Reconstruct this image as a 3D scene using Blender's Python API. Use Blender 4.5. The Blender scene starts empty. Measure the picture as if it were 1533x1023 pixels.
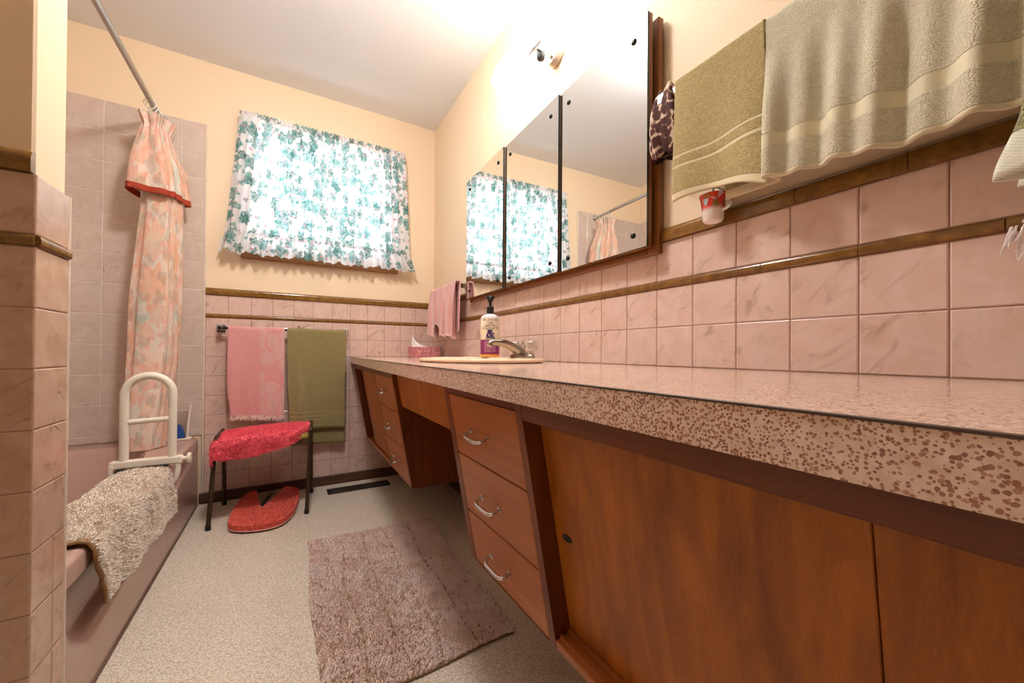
import bpy, bmesh, math, random
from mathutils import Vector, Matrix, noise
random.seed(7)
SC = bpy.context.scene
COL = SC.collection
PI = math.pi
P = 0.1095            # tile pitch; all heights below are measured from the counter top, FZ is the floor
FZ = -0.818
CEIL = 1.655
STRIP = 0.0211

# ------------------------------------------------------------------ materials
def srgb(h):
    h = h.lstrip('#')
    c = [int(h[i:i+2], 16) / 255 for i in (0, 2, 4)]
    return tuple((x / 12.92 if x <= .04045 else ((x + .055) / 1.055) ** 2.4) for x in c) + (1,)

class Mat:
    def __init__(s, name):
        s.m = bpy.data.materials.new(name)
        s.m.use_nodes = True
        s.t = s.m.node_tree
        s.t.nodes.clear()
        s.out = s.t.nodes.new('ShaderNodeOutputMaterial')
    def n(s, typ, ins=None, **props):
        x = s.t.nodes.new('ShaderNode' + typ)
        for k, v in props.items():
            setattr(x, k, v)
        for k, v in (ins or {}).items():
            s.put(x.inputs[k], v)
        return x
    def put(s, sock, v):
        if isinstance(v, bpy.types.NodeSocket):
            s.t.links.new(v, sock)
        elif v is not None:
            sock.default_value = v
    def math(s, op, a, b=None, c=None, clamp=False):
        x = s.n('Math', operation=op, use_clamp=clamp)
        s.put(x.inputs[0], a)
        if b is not None: s.put(x.inputs[1], b)
        if c is not None: s.put(x.inputs[2], c)
        return x.outputs[0]
    def vm(s, op, a, b=None):
        x = s.n('VectorMath', operation=op)
        s.put(x.inputs[0], a)
        if b is not None: s.put(x.inputs[1], b)
        return x.outputs[0]
    def mix(s, f, a, b, mode='MIX'):
        x = s.n('Mix', data_type='RGBA', blend_type=mode)
        s.put(x.inputs[0], f); s.put(x.inputs[6], a); s.put(x.inputs[7], b)
        return x.outputs[2]
    def ramp(s, f, *stops):
        x = s.n('ValToRGB', {0: f})
        e = x.color_ramp.elements
        while len(e) < len(stops): e.new(.5)
        for i, (p, c) in enumerate(stops):
            e[i].position = p
            e[i].color = c if isinstance(c, tuple) else (c, c, c, 1)
        return x.outputs[0]
    def step(s, v, a, b):
        x = s.n('MapRange', {0: v, 1: a, 2: b, 3: 0.0, 4: 1.0}, interpolation_type='SMOOTHSTEP')
        return x.outputs[0]
    def obj(s): return s.n('TexCoord').outputs['Object']
    def uv(s): return s.n('TexCoord').outputs['UV']
    def mapping(s, v, scale=(1, 1, 1), rot=(0, 0, 0), loc=(0, 0, 0)):
        return s.n('Mapping', {'Vector': v, 'Scale': scale, 'Rotation': rot, 'Location': loc}).outputs[0]
    def noise(s, v, scale, detail=2, rough=.5, dist=0):
        return s.n('TexNoise', {'Vector': v, 'Scale': scale, 'Detail': detail, 'Roughness': rough, 'Distortion': dist}).outputs[0]
    def vor(s, v, scale, feature='F1', rnd=1.0, dims='3D'):
        return s.n('TexVoronoi', {'Vector': v, 'Scale': scale, 'Randomness': rnd}, feature=feature, voronoi_dimensions=dims)
    def bump(s, h, strength=.3, dist=.002):
        return s.n('Bump', {'Strength': strength, 'Distance': dist, 'Height': h}).outputs[0]
    def bsdf(s, color, rough=.5, spec=.5, metal=0, normal=None, **kw):
        ins = {'Base Color': color, 'Roughness': rough, 'Specular IOR Level': spec, 'Metallic': metal}
        ins.update(kw)
        b = s.n('BsdfPrincipled', ins)
        if normal is not None: s.put(b.inputs['Normal'], normal)
        s.t.links.new(b.outputs[0], s.out.inputs[0])
        return b
    def surf(s, sh): s.t.links.new(sh, s.out.inputs[0])

def plain(name, hexc, rough=.5, spec=.5, metal=0, var=0.06, scale=30, **kw):
    m = Mat(name)
    c = srgb(hexc)
    o = m.obj()
    d = tuple(x * (1 - var * 2) for x in c[:3]) + (1,)
    l = tuple(min(1, x * (1 + var)) for x in c[:3]) + (1,)
    col = m.ramp(m.noise(o, scale, 3), (.3, d), (.7, l))
    m.bsdf(col, rough, spec, metal, **kw)
    return m.m

def paint(name, hexc, rough=.6):
    m = Mat(name); o = m.obj(); c = srgb(hexc)
    col = m.ramp(m.noise(o, 1.3, 2), (.3, tuple(x * .97 for x in c[:3]) + (1,)), (.7, c))
    m.bsdf(col, rough, .3, normal=m.bump(m.noise(o, 180, 3), .08, .001))
    return m.m

def tile_mat(name, base, light, vein, vein_amt=1.0, rough=.18):
    m = Mat(name); o = m.obj()
    r = m.n('NewGeometry').outputs['Random Per Island']
    off = m.n('CombineXYZ', {0: m.math('MULTIPLY', r, 91.0), 1: m.math('MULTIPLY', r, 47.0), 2: m.math('MULTIPLY', r, 13.0)}).outputs[0]
    v = m.vm('ADD', o, off)
    c = m.ramp(m.noise(v, 14, 4, .6, 1.2), (.3, srgb(base)), (.68, srgb(light)))
    # soft cloudy streaks, then a few sharp brush marks, running diagonally across each tile
    rot = m.n('VectorRotate', {'Vector': v, 'Angle': m.math('MULTIPLY_ADD', r, 1.2, .3)}, rotation_type='X_AXIS').outputs[0]
    rot = m.n('VectorRotate', {'Vector': rot, 'Angle': m.math('MULTIPLY_ADD', r, 1.2, .3)}, rotation_type='Y_AXIS').outputs[0]
    st = m.mapping(rot, (16, 16, 50))
    soft = m.step(m.noise(st, .55, 4, .6, 1.5), .54, .74)
    c = m.mix(m.math('MULTIPLY', soft, .55 * vein_amt), c, srgb(vein))
    sharp = m.step(m.noise(m.mapping(rot, (20, 20, 75), loc=(3, 7, 1)), .55, 3, .5, .8), .70, .75)
    c = m.mix(m.math('MULTIPLY', sharp, .75 * vein_amt), c, srgb('#8a6238'))
    # tile to tile shade
    c = m.mix(m.math('MULTIPLY', r, .10), c, srgb('#b09484'))
    m.bsdf(c, rough, .5, normal=m.bump(m.noise(v, 30, 2), .04, .001))
    return m.m

def strip_mat(name, base, dark):
    m = Mat(name); o = m.obj()
    r = m.n('NewGeometry').outputs['Random Per Island']
    c = m.ramp(m.noise(o, 45, 3, .6), (.3, srgb(dark)), (.7, srgb(base)))
    c = m.mix(m.math('MULTIPLY', r, .35), c, srgb(dark))
    m.bsdf(c, .16, .5)
    return m.m

def wood(name, light, dark, axis='y', rough=.32, scale=1.0, contrast=1.0, coat=.15):
    m = Mat(name); o = m.obj()
    s = {'y': (26, 1.3, 26), 'z': (26, 26, 1.3), 'x': (1.3, 26, 26)}[axis]
    v = m.mapping(o, tuple(a * scale for a in s))
    big = m.noise(v, 1, 3, .55, .6)
    fs = {'y': (420, 9, 420), 'z': (420, 420, 9), 'x': (9, 420, 420)}[axis]
    fine = m.noise(m.mapping(o, fs), 1, 2, .6)
    f = m.math('ADD', m.math('MULTIPLY', big, .75), m.math('MULTIPLY', fine, .25))
    c = m.ramp(f, (.5 - .22 / contrast, srgb(dark)), (.5 + .2 / contrast, srgb(light)))
    cloud = m.noise(o, 5, 2)
    c = m.mix(m.math('MULTIPLY', m.step(cloud, .5, .8), .12), c, srgb(dark))
    m.bsdf(c, rough, .4, normal=m.bump(fine, .05, .0006), **{'Coat Weight': coat, 'Coat Roughness': .25})
    return m.m

def terry(name, base, dark, bands=None, pattern=None, scale=520, bump=.9):
    """towelling: fine loops; bands = list of (v0, v1, hex) measured in metres up from the front hem (UV v)"""
    m = Mat(name); o = m.obj()
    u = m.uv()
    sep = m.n('SeparateXYZ', {0: u})
    d = m.vor(u, scale, dims='2D')
    h = m.math('SUBTRACT', 1.0, d.outputs['Distance'])
    big = m.noise(u, 160, 4, .7)
    hh = m.math('ADD', m.math('MULTIPLY', h, .6), m.math('MULTIPLY', big, .8))
    hc = m.math('ADD', hh, m.math('MULTIPLY_ADD', m.noise(u, 70, 3, .7), .5, -.25))
    c = m.ramp(hc, (.52, srgb(dark)), (.98, srgb(base)))
    c = m.mix(m.math('MULTIPLY', m.step(m.noise(u, 12, 3), .4, .8), .16), c, srgb(dark))
    flat = None
    for a, b, hx in (bands or []):
        k = m.math('MULTIPLY', m.step(sep.outputs[1], a - .0008, a + .0008), m.math('SUBTRACT', 1.0, m.step(sep.outputs[1], b - .0008, b + .0008)))
        weave = m.n('TexWave', {'Vector': u, 'Scale': 190.0, 'Distortion': .3}, bands_direction='DIAGONAL').outputs[1]
        cc = m.mix(m.math('MULTIPLY', weave, .28), srgb(hx), srgb(dark))
        c = m.mix(k, c, cc)
        flat = k if flat is None else m.math('MAXIMUM', flat, k)
    if flat is not None:
        hh = m.math('MULTIPLY', hh, m.math('SUBTRACT', 1.0, m.math('MULTIPLY', flat, .9)))
    if pattern:
        c = pattern(m, u, c)
    m.bsdf(c, .95, .1, normal=m.bump(hh, bump, .004), **{'Sheen Weight': .25, 'Sheen Roughness': .6})
    return m.m

def leaf_mask(m, uv, scale, size, lobes=5, keep=.5, seed=0.0):
    """ivy-leaf outlines placed by Voronoi cells in the cloth's own UV"""
    v = m.mapping(uv, loc=(seed, seed * 1.7, 0))
    vo = m.vor(v, scale, dims='2D', rnd=.85)
    ctr = m.vm('SUBTRACT', v, vo.outputs['Position'])
    sp = m.n('SeparateXYZ', {0: ctr})
    cr = m.n('SeparateXYZ', {0: vo.outputs['Color']})
    ang = m.math('ADD', m.math('ARCTAN2', sp.outputs[1], sp.outputs[0]), m.math('MULTIPLY', cr.outputs[0], 6.28))
    ln = m.n('VectorMath', {0: ctr}, operation='LENGTH').outputs['Value']
    lob = m.math('ADD', m.math('MULTIPLY', m.math('COSINE', m.math('MULTIPLY', ang, float(lobes))), .22), m.math('MULTIPLY', m.math('COSINE', ang), .25))
    lim = m.math('MULTIPLY', m.math('ADD', lob, .85), size)
    edge = m.math('DIVIDE', ln, lim)
    keepm = m.math('GREATER_THAN', cr.outputs[1], 1 - keep)
    return m.math('MULTIPLY', m.math('SUBTRACT', 1.0, m.step(edge, .88, 1.0)), keepm), edge, cr.outputs[2]

# ------------------------------------------------------------------ geometry helpers
def world_origin(o):
    p = Vector((0, 0, 0))
    while o is not None:
        p += o.location
        o = o.parent
    return p

def obj(name, bm, mat, parent=None, origin=None, smooth=False, label=None, kind=None):
    """link a bmesh (in room coordinates) as ONE object"""
    me = bpy.data.meshes.new(name)
    loc = Vector(origin) if origin is not None else (world_origin(parent) if parent else Vector((0, 0, 0)))
    bmesh.ops.translate(bm, verts=bm.verts, vec=-loc)
    bmesh.ops.recalc_face_normals(bm, faces=bm.faces)
    bm.to_mesh(me); bm.free()
    if smooth:
        for p in me.polygons: p.use_smooth = True
        if smooth != 'all':
            try: me.set_sharp_from_angle(angle=math.radians(40))
            except Exception: pass
    for mm in (mat if isinstance(mat, (list, tuple)) else [mat]): me.materials.append(mm)
    o = bpy.data.objects.new(name, me)
    COL.objects.link(o)
    if parent:
        o.parent = parent
        o.location = loc - world_origin(parent)
    else:
        o.location = loc
    if label: o['label'] = label
    if kind: o['kind'] = kind
    return o

def thing(name, label, cat, loc, group=None):
    o = bpy.data.objects.new(name, None)
    o.empty_display_size = .05
    COL.objects.link(o); o.location = loc
    return tag(o, label, cat, group)
def tag(o, label, cat, group=None, kind=None):
    o['label'] = label; o['category'] = cat
    if group: o['group'] = group
    if kind: o['kind'] = kind
    return o
def struct(name, bm, mat, parent=None, smooth=False):
    o = obj(name, bm, mat, parent, smooth=smooth)
    if parent is None: o['kind'] = 'structure'
    return o

def new(): return bmesh.new()
def hexa(bm, c8):
    v = [bm.verts.new(c) for c in c8]
    for f in ((0, 1, 2, 3), (7, 6, 5, 4), (0, 4, 5, 1), (1, 5, 6, 2), (2, 6, 7, 3), (3, 7, 4, 0)):
        bm.faces.new([v[i] for i in f])
    return v
def box(bm, x0, x1, y0, y1, z0, z1, bev=0, seg=2):
    v = hexa(bm, [(x0, y0, z0), (x1, y0, z0), (x1, y1, z0), (x0, y1, z0), (x0, y0, z1), (x1, y0, z1), (x1, y1, z1), (x0, y1, z1)])
    if bev:
        es = list({e for q in v for e in q.link_edges})
        bmesh.ops.bevel(bm, geom=es, offset=bev, segments=seg, profile=.5, affect='EDGES')
def bx(*a, **k):
    bm = new(); box(bm, *a, **k); return bm
def frame_dirs(pts, closed=False):
    n = len(pts); T = []
    for i in range(n):
        a = pts[(i - 1) % n] if (closed or i > 0) else pts[i]
        b = pts[(i + 1) % n] if (closed or i < n - 1) else pts[i]
        T.append((Vector(b) - Vector(a)).normalized())
    up = Vector((0, 0, 1)) if abs(T[0].z) < .9 else Vector((0, 1, 0))
    N = (up - T[0] * up.dot(T[0])).normalized()
    out = []
    for t in T:
        N = (N - t * N.dot(t)).normalized()
        out.append((t, N, t.cross(N)))
    return out
def tube(bm, pts, r, seg=12, closed=False, flat=1.0, caps=True):
    pts = [Vector(p) for p in pts]
    fr = frame_dirs(pts, closed)
    rings = []
    for i, p in enumerate(pts):
        rr = r[i] if isinstance(r, (list, tuple)) else r
        t, N, B = fr[i]
        rings.append([bm.verts.new(p + N * (rr * math.cos(2 * PI * k / seg)) + B * (rr * flat * math.sin(2 * PI * k / seg))) for k in range(seg)])
    m = len(rings)
    for i in range(m if closed else m - 1):
        a, b = rings[i], rings[(i + 1) % m]
        for k in range(seg):
            bm.faces.new((a[k], a[(k + 1) % seg], b[(k + 1) % seg], b[k]))
    if caps and not closed:
        bm.faces.new(rings[0][::-1]); bm.faces.new(rings[-1])
def arc(c, r, a0, a1, n, ex, ez):
    """points on an arc in the plane of the unit vectors ex, ez"""
    c, ex, ez = Vector(c), Vector(ex), Vector(ez)
    return [c + ex * (r * math.cos(a0 + (a1 - a0) * i / n)) + ez * (r * math.sin(a0 + (a1 - a0) * i / n)) for i in range(n + 1)]
def smooth_path(pts, n=8):
    """Catmull-Rom through points"""
    p = [Vector(q) for q in pts]
    p = [p[0] * 2 - p[1]] + p + [p[-1] * 2 - p[-2]]
    out = []
    for i in range(1, len(p) - 2):
        for k in range(n):
            t = k / n
            out.append(.5 * ((2 * p[i]) + (p[i + 1] - p[i - 1]) * t + (2 * p[i - 1] - 5 * p[i] + 4 * p[i + 1] - p[i + 2]) * t * t + (3 * p[i] - p[i - 1] - 3 * p[i + 1] + p[i + 2]) * t ** 3))
    out.append(p[-2])
    return out
def lathe(bm, c, prof, seg=32, sx=1, sy=1, axis='z'):
    """prof: list of (radius, height) about the axis through c"""
    c = Vector(c); rings = []
    for r, h in prof:
        ring = []
        for k in range(seg):
            a = 2 * PI * k / seg
            if axis == 'z': q = (r * sx * math.cos(a), r * sy * math.sin(a), h)
            elif axis == 'y': q = (r * sx * math.cos(a), h, r * sy * math.sin(a))
            else: q = (h, r * sx * math.cos(a), r * sy * math.sin(a))
            ring.append(bm.verts.new(c + Vector(q)))
        rings.append(ring)
    for a, b in zip(rings, rings[1:]):
        for k in range(seg):
            bm.faces.new((a[k], a[(k + 1) % seg], b[(k + 1) % seg], b[k]))
    if prof[0][0] > 1e-6: bm.faces.new(rings[0][::-1])
    if prof[-1][0] > 1e-6: bm.faces.new(rings[-1])
    bmesh.ops.remove_doubles(bm, verts=bm.verts, dist=1e-6)
def prism(bm, poly, axis, a0, a1):
    """extrude a 2-D outline: axis 'y' -> poly in (x, z); 'x' -> (y, z); 'z' -> (x, y)"""
    def P3(p, a):
        return {'y': (p[0], a, p[1]), 'x': (a, p[0], p[1]), 'z': (p[0], p[1], a)}[axis]
    A = [bm.verts.new(P3(p, a0)) for p in poly]
    B = [bm.verts.new(P3(p, a1)) for p in poly]
    n = len(poly)
    for i in range(n):
        bm.faces.new((A[i], A[(i + 1) % n], B[(i + 1) % n], B[i]))
    bm.faces.new(A[::-1]); bm.faces.new(B)
def sheet(name, nu, nv, f, mat, parent=None, origin=None, thick=0, uvf=None, **kw):
    """cloth: f(u, v) -> room point, uvf(u, v) -> metres; thickness by a Solidify modifier"""
    bm = new()
    g = [[bm.verts.new(f(i / nu, j / nv)) for j in range(nv + 1)] for i in range(nu + 1)]
    uvl = bm.loops.layers.uv.new('UVMap')
    for i in range(nu):
        for j in range(nv):
            fa = bm.faces.new((g[i][j], g[i + 1][j], g[i + 1][j + 1], g[i][j + 1]))
            for l, (a, b) in zip(fa.loops, ((i, j), (i + 1, j), (i + 1, j + 1), (i, j + 1))):
                l[uvl].uv = uvf(a / nu, b / nv) if uvf else (a / nu, b / nv)
    o = obj(name, bm, mat, parent, origin, smooth='all', **kw)
    if thick:
        s = o.modifiers.new('thickness', 'SOLIDIFY'); s.thickness = thick; s.offset = 0
    return o
def tufts(bm, spots, length, width, lean=.6, rnd=random):
    """short pile: spots = (point, normal); each a thin bent pyramid"""
    for p, n in spots:
        p = Vector(p); n = Vector(n)
        a = rnd.uniform(0, 2 * PI)
        t = n.orthogonal().normalized()
        b = n.cross(t)
        d = t * math.cos(a) + b * math.sin(a)
        e = n.cross(d)
        L = length * rnd.uniform(.65, 1.2); w = width * rnd.uniform(.7, 1.2)
        k = rnd.uniform(.1, lean)
        v0 = bm.verts.new(p - n * .001 + d * w); v1 = bm.verts.new(p - n * .001 - d * w * .5 + e * w * .87); v2 = bm.verts.new(p - n * .001 - d * w * .5 - e * w * .87)
        m = p + n * L * .6 + d * L * k * .35
        w2 = w * .85
        m0 = bm.verts.new(m + d * w2); m1 = bm.verts.new(m - d * w2 * .5 + e * w2 * .87); m2 = bm.verts.new(m - d * w2 * .5 - e * w2 * .87)
        tip = bm.verts.new(p + n * L + d * L * k)
        for A, B in ((v0, v1), (v1, v2), (v2, v0)):
            C = {v0: m0, v1: m1, v2: m2}
            bm.faces.new((A, B, C[B], C[A]))
            bm.faces.new((C[A], C[B], tip))
def fbm(x, y, z=0, o=3):
    return noise.fractal(Vector((x, y, z)), 1.0, 2.0, o)
def sm(a, b, x):
    t = max(0, min(1, (x - a) / (b - a))); return t * t * (3 - 2 * t)

# ------------------------------------------------------------------ camera
cam_d = bpy.data.cameras.new('camera'); cam = bpy.data.objects.new('camera', cam_d); COL.objects.link(cam)
yaw, pitch, roll = .5079, .0066, .0072
cy, sy = math.cos(yaw), math.sin(yaw)
r_ = Vector((cy, -sy, 0)); f_ = Vector((sy, cy, 0)); u_ = Vector((0, 0, 1))
f2 = f_ * math.cos(pitch) + u_ * math.sin(pitch); u2 = u_ * math.cos(pitch) - f_ * math.sin(pitch)
rr = r_ * math.cos(roll) + u2 * math.sin(roll); uu = u2 * math.cos(roll) - r_ * math.sin(roll)
M = Matrix((rr, uu, -f2)).transposed().to_4x4()
M.translation = Vector((-.925, -2.6318, .0358))
cam.matrix_world = M
cam_d.sensor_width = 36; cam_d.lens = 564.4964 / 1533 * 36
cam_d.shift_x = 21.92 / 1533; cam_d.shift_y = 12.48 / 1533
cam_d.clip_start = .02
SC.camera = cam
SC.view_settings.view_transform = 'Standard'; SC.view_settings.look = 'None'
SC.view_settings.gamma = 1; SC.view_settings.use_curve_mapping = False
# ------------------------------------------------------------------ materials of the room
m_wall = paint('peach wall paint', '#efd7b7')
m_ceil = paint('white ceiling paint', '#eef0f4', .7)
m_pink = tile_mat('pink marbled tile', '#d6b4a4', '#e2c6ba', '#9c7c62')
m_beige = tile_mat('beige marbled tile', '#bf9a82', '#d0b09a', '#8a6244')
m_tub_tile = tile_mat('beige shower tile', '#ccb6a8', '#d8c6ba', '#aa9686', .5)
m_grout = plain('grout', '#8f6a58', .9, .1)
m_grout_light = plain('light grout', '#e6d8cc', .9, .1)
m_brown = strip_mat('brown glazed strip', '#966a2c', '#6a471c')
m_base = wood('dark skirting', '#5b3a28', '#3c2418', 'x', .4)
m_base_y = wood('dark skirting side', '#5b3a28', '#3c2418', 'y', .4)
m_caulk = plain('ivory trim', '#e3cfbe', .4)
m_teak = wood('teak vertical', '#c0701c', '#84440a', 'z', .42, coat=0)
m_teak_y = wood('teak horizontal', '#c0743a', '#9a5522', 'y', .36, 1.4, .8)
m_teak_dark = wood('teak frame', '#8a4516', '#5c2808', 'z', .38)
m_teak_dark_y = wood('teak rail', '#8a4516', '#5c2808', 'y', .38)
m_teak_panel = wood('teak side panel', '#86400f', '#5c2806', 'z', .4)
m_sillwood = wood('window sill wood', '#a4713f', '#7c4c22', 'x', .45)
m_chrome = plain('chrome', '#d8d8da', .12, .5, 1, var=.01)
m_black = plain('black rubber', '#141414', .5)
m_white = plain('white enamel', '#ece6dc', .3)
m_bronze = plain('bronze tube', '#4a3a28', .35, .5, .6)

m = Mat('speckled vinyl floor'); o = m.obj()
v1 = m.noise(o, 210, 2, .7); v2 = m.noise(m.vm('ADD', o, (5, 3, 1)), 120, 3, .7)
c = m.ramp(v1, (.36, srgb('#b8a68e')), (.5, srgb('#dccebc')), (.64, srgb('#ece2d6')))
c = m.mix(m.math('MULTIPLY', m.step(v2, .56, .66), .45), c, srgb('#a88e70'))
c = m.mix(m.math('MULTIPLY', m.step(m.noise(o, 2.5, 2), .4, .7), .12), c, srgb('#b09a7c'))
m.bsdf(c, .42, .4, normal=m.bump(v1, .06, .001)); m_floor = m.m

m = Mat('terrazzo pattern laminate'); o = m.obj()
wob = m.n('VectorMath', {0: m.n('TexNoise', {'Vector': o, 'Scale': 260.0, 'Detail': 1.0}).outputs[1], 'Scale': .0014}, operation='SCALE').outputs[0]
vv = m.vm('ADD', o, wob)
a = m.vor(vv, 400); rc = m.n('SeparateXYZ', {0: a.outputs['Color']})
size = m.math('MULTIPLY_ADD', rc.outputs[0], .28, .30)
spot = m.math('SUBTRACT', 1.0, m.step(m.math('SUBTRACT', a.outputs['Distance'], size), -.03, .06))
spot = m.math('MULTIPLY', spot, m.math('GREATER_THAN', rc.outputs[1], .18))
base = m.ramp(m.noise(o, 110, 2), (.3, srgb('#dcbca8')), (.7, srgb('#eed6c8')))
b2 = m.vor(m.vm('ADD', vv, (3, 1, 2)), 520)
base = m.mix(m.math('MULTIPLY', m.math('LESS_THAN', b2.outputs['Distance'], .28), .5), base, srgb('#e8cdbb'))
sc_ = m.ramp(rc.outputs[2], (0, srgb('#83503a')), (.6, srgb('#a1694e')), (1, srgb('#b98a70')))
c = m.mix(m.math('MULTIPLY', spot, .92), base, sc_)
m.bsdf(c, .12, .6); m_lam = m.m

# ------------------------------------------------------------------ room shell
floor = struct('floor', bx(-2.2, .15, -3.75, .15, FZ - .06, FZ), m_floor)
ceiling = struct('ceiling', bx(-2.2, .15, -3.75, .15, CEIL, CEIL + .06), m_ceil)
wall_right = struct('wall_right', bx(.006, .12, -3.7, .12, FZ, CEIL), m_wall)
bm = new()
WX0, WX1, WZ0, WZ1 = -1.13, -.29, .625, 1.36
box(bm, -2.2, WX0, .006, .12, FZ, CEIL); box(bm, WX1, .006, .006, .12, FZ, CEIL)
box(bm, WX0, WX1, .006, .12, FZ, WZ0); box(bm, WX0, WX1, .006, .12, WZ1, CEIL)
wall_back = struct('wall_back', bm, m_wall)
wall_left = struct('wall_left', bx(-2.2, -2.092, -3.7, .006, FZ, CEIL), m_wall)
wall_rear = struct('wall_rear', bx(-2.092, .006, -3.72, -3.6, FZ, CEIL), m_wall)
wall_part = struct('wall_partition', bx(-2.092, -1.326, -1.635, -1.525, FZ, CEIL, .004, 1), m_wall)

m_door = wood('added dark rear door', '#5e3418', '#40220e', 'z', .4)  # dark doors added out of view to cut light bounced off the rear wall
for nm, x0, x1, kx in (('unseen_door_1', -2.06, -1.07, -1.14), ('unseen_door_2', -1.06, -.66, -.99)):
    d1 = struct(nm, bx(x0, x1, -3.5985, -3.56, FZ + .004, 1.45, .003, 1), m_door)
    bm = new(); lathe(bm, (kx, -3.56, .15), [(.026, .0005), (.026, .006), (.010, .010), (.010, .03), (.026, .04), (.026, .06), (0, .068)], 20, axis='y'); obj('door_knob', bm, m_chrome, d1, smooth=True)

def tile(bm, o, ex, ey, en, w, h, th=.006, b=.0022, gap=.0007):
    """one glazed tile, o its corner on the grout line, en outwards"""
    o = Vector(o)
    def q(a, bb, n): return bm.verts.new(o + ex * a + ey * bb + en * n)
    g = gap
    A = [q(g, g, -th), q(w - g, g, -th), q(w - g, h - g, -th), q(g, h - g, -th)]
    B = [q(g, g, -b * .6), q(w - g, g, -b * .6), q(w - g, h - g, -b * .6), q(g, h - g, -b * .6)]
    k = g + b
    Cc = [q(k, k, 0), q(w - k, k, 0), q(w - k, h - k, 0), q(k, h - k, 0)]
    for X, Y in ((A, B), (B, Cc)):
        for i in range(4): bm.faces.new((X[i], X[(i + 1) % 4], Y[(i + 1) % 4], Y[i]))
    bm.faces.new(Cc)
def cuts(a0, a1, ref, pitch):
    k0 = math.ceil((a0 - ref) / pitch - 1e-6); out = [a0]
    while ref + k0 * pitch < a1 - 1e-6:
        v = ref + k0 * pitch
        if v > a0 + .008: out.append(v)
        k0 += 1
    if a1 - out[-1] < .008 and len(out) > 1: out.pop()
    return out + [a1]
def tile_field(bm, o, ex, en, acuts, zcuts, skip=None, gap=.0007):
    ez = Vector((0, 0, 1)); o = Vector(o)
    for a, b in zip(acuts, acuts[1:]):
        for z0, z1 in zip(zcuts, zcuts[1:]):
            if skip and skip(a, b, z0, z1): continue
            tile(bm, o + ex * a + ez * z0, ex, ez, en, b - a, z1 - z0, gap=gap)
def strip_run(bm, o, ex, en, acuts, z0, z1, depth, prof='half'):
    ez = Vector((0, 0, 1)); o = Vector(o); h = z1 - z0
    for a, b in zip(acuts, acuts[1:]):
        pr = []
        if prof == 'half':
            for i in range(9):
                t = PI * i / 8
                pr.append((depth * math.sin(t) ** .7 if 0 < i < 8 else 0, z0 + .0006 + (h - .0012) * (1 - math.cos(t)) / 2))
        else:
            pr = [(0, z0 + .0006), (depth, z0 + .0006), (depth * 1.1, z0 + h * .35)] + [(depth * 1.1 * math.cos(t), z0 + h * .5 + (h * .5 - .0006) * math.sin(t)) for t in [PI / 2 * i / 6 for i in range(7)]]
        pr = [(-.006, pr[0][1])] + pr + [(-.006, pr[-1][1])]
        A = [bm.verts.new(o + ex * (a + .0006) + en * p + ez * z) for p, z in pr]
        B = [bm.verts.new(o + ex * (b - .0006) + en * p + ez * z) for p, z in pr]
        n = len(pr)
        for i in range(n): bm.faces.new((A[i], A[(i + 1) % n], B[(i + 1) % n], B[i]))
        bm.faces.new(A[::-1]); bm.faces.new(B)

X_, Y_, Z_ = Vector((1, 0, 0)), Vector((0, 1, 0)), Vector((0, 0, 1))
Z1, Z2, Z3, ZC = 2 * P, 2 * P + STRIP, 3 * P + STRIP, .388
low = [FZ + .0] + [k * P for k in range(-7, 3)]
lowb = [k * P for k in range(-7, 3)]
# right wall: rows above the counter (and down to the floor under it)
ycut = cuts(-3.6, 0, -2.2373, P)
bm = new()
tile_field(bm, (0, 0, 0), Y_, -X_, ycut, lowb); tile_field(bm, (0, 0, 0), Y_, -X_, ycut, [Z2, Z3])
obj('tile_field', bm, m_pink, wall_right)
obj('grout', bx(.0012, .0062, -3.6, 0, -.77, ZC - .01), m_grout, wall_right)
scut = cuts(-3.6, 0, -2.2373 - P, 1.5 * P)
bm = new(); strip_run(bm, (0, 0, 0), Y_, -X_, scut, Z1, Z2, .006); obj('accent_strip', bm, m_brown, wall_right, smooth=True)
bm = new(); strip_run(bm, (0, 0, 0), Y_, -X_, cuts(-3.6, -1.93, -2.2373 - .1 * P, 1.5 * P), Z3, ZC, .009, 'cap'); strip_run(bm, (0, 0, 0), Y_, -X_, cuts(-.69, 0, -2.2373 - .1 * P, 1.5 * P), Z3, ZC, .009, 'cap')
obj('cap_strip', bm, m_brown, wall_right, smooth=True)
# back wall wainscot
xcut = cuts(-1.327, 0, -1.2228, P)
bm = new()
tile_field(bm, (0, 0, 0), X_, -Y_, xcut, lowb); tile_field(bm, (0, 0, 0), X_, -Y_, xcut, [Z2, Z3])
obj('tile_field', bm, m_pink, wall_back)
obj('grout', bx(-1.327, 0, .0012, .0062, -.77, ZC - .01), m_grout, wall_back)
sx = cuts(-1.327, 0, -1.2228 + 2 * P, 1.5 * P)
bm = new(); strip_run(bm, (0, 0, 0), X_, -Y_, sx, Z1, Z2, .006); obj('accent_strip', bm, m_brown, wall_back, smooth=True)
bm = new(); strip_run(bm, (0, 0, 0), X_, -Y_, sx, Z3, ZC, .009, 'cap'); obj('cap_strip', bm, m_brown, wall_back, smooth=True)
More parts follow.
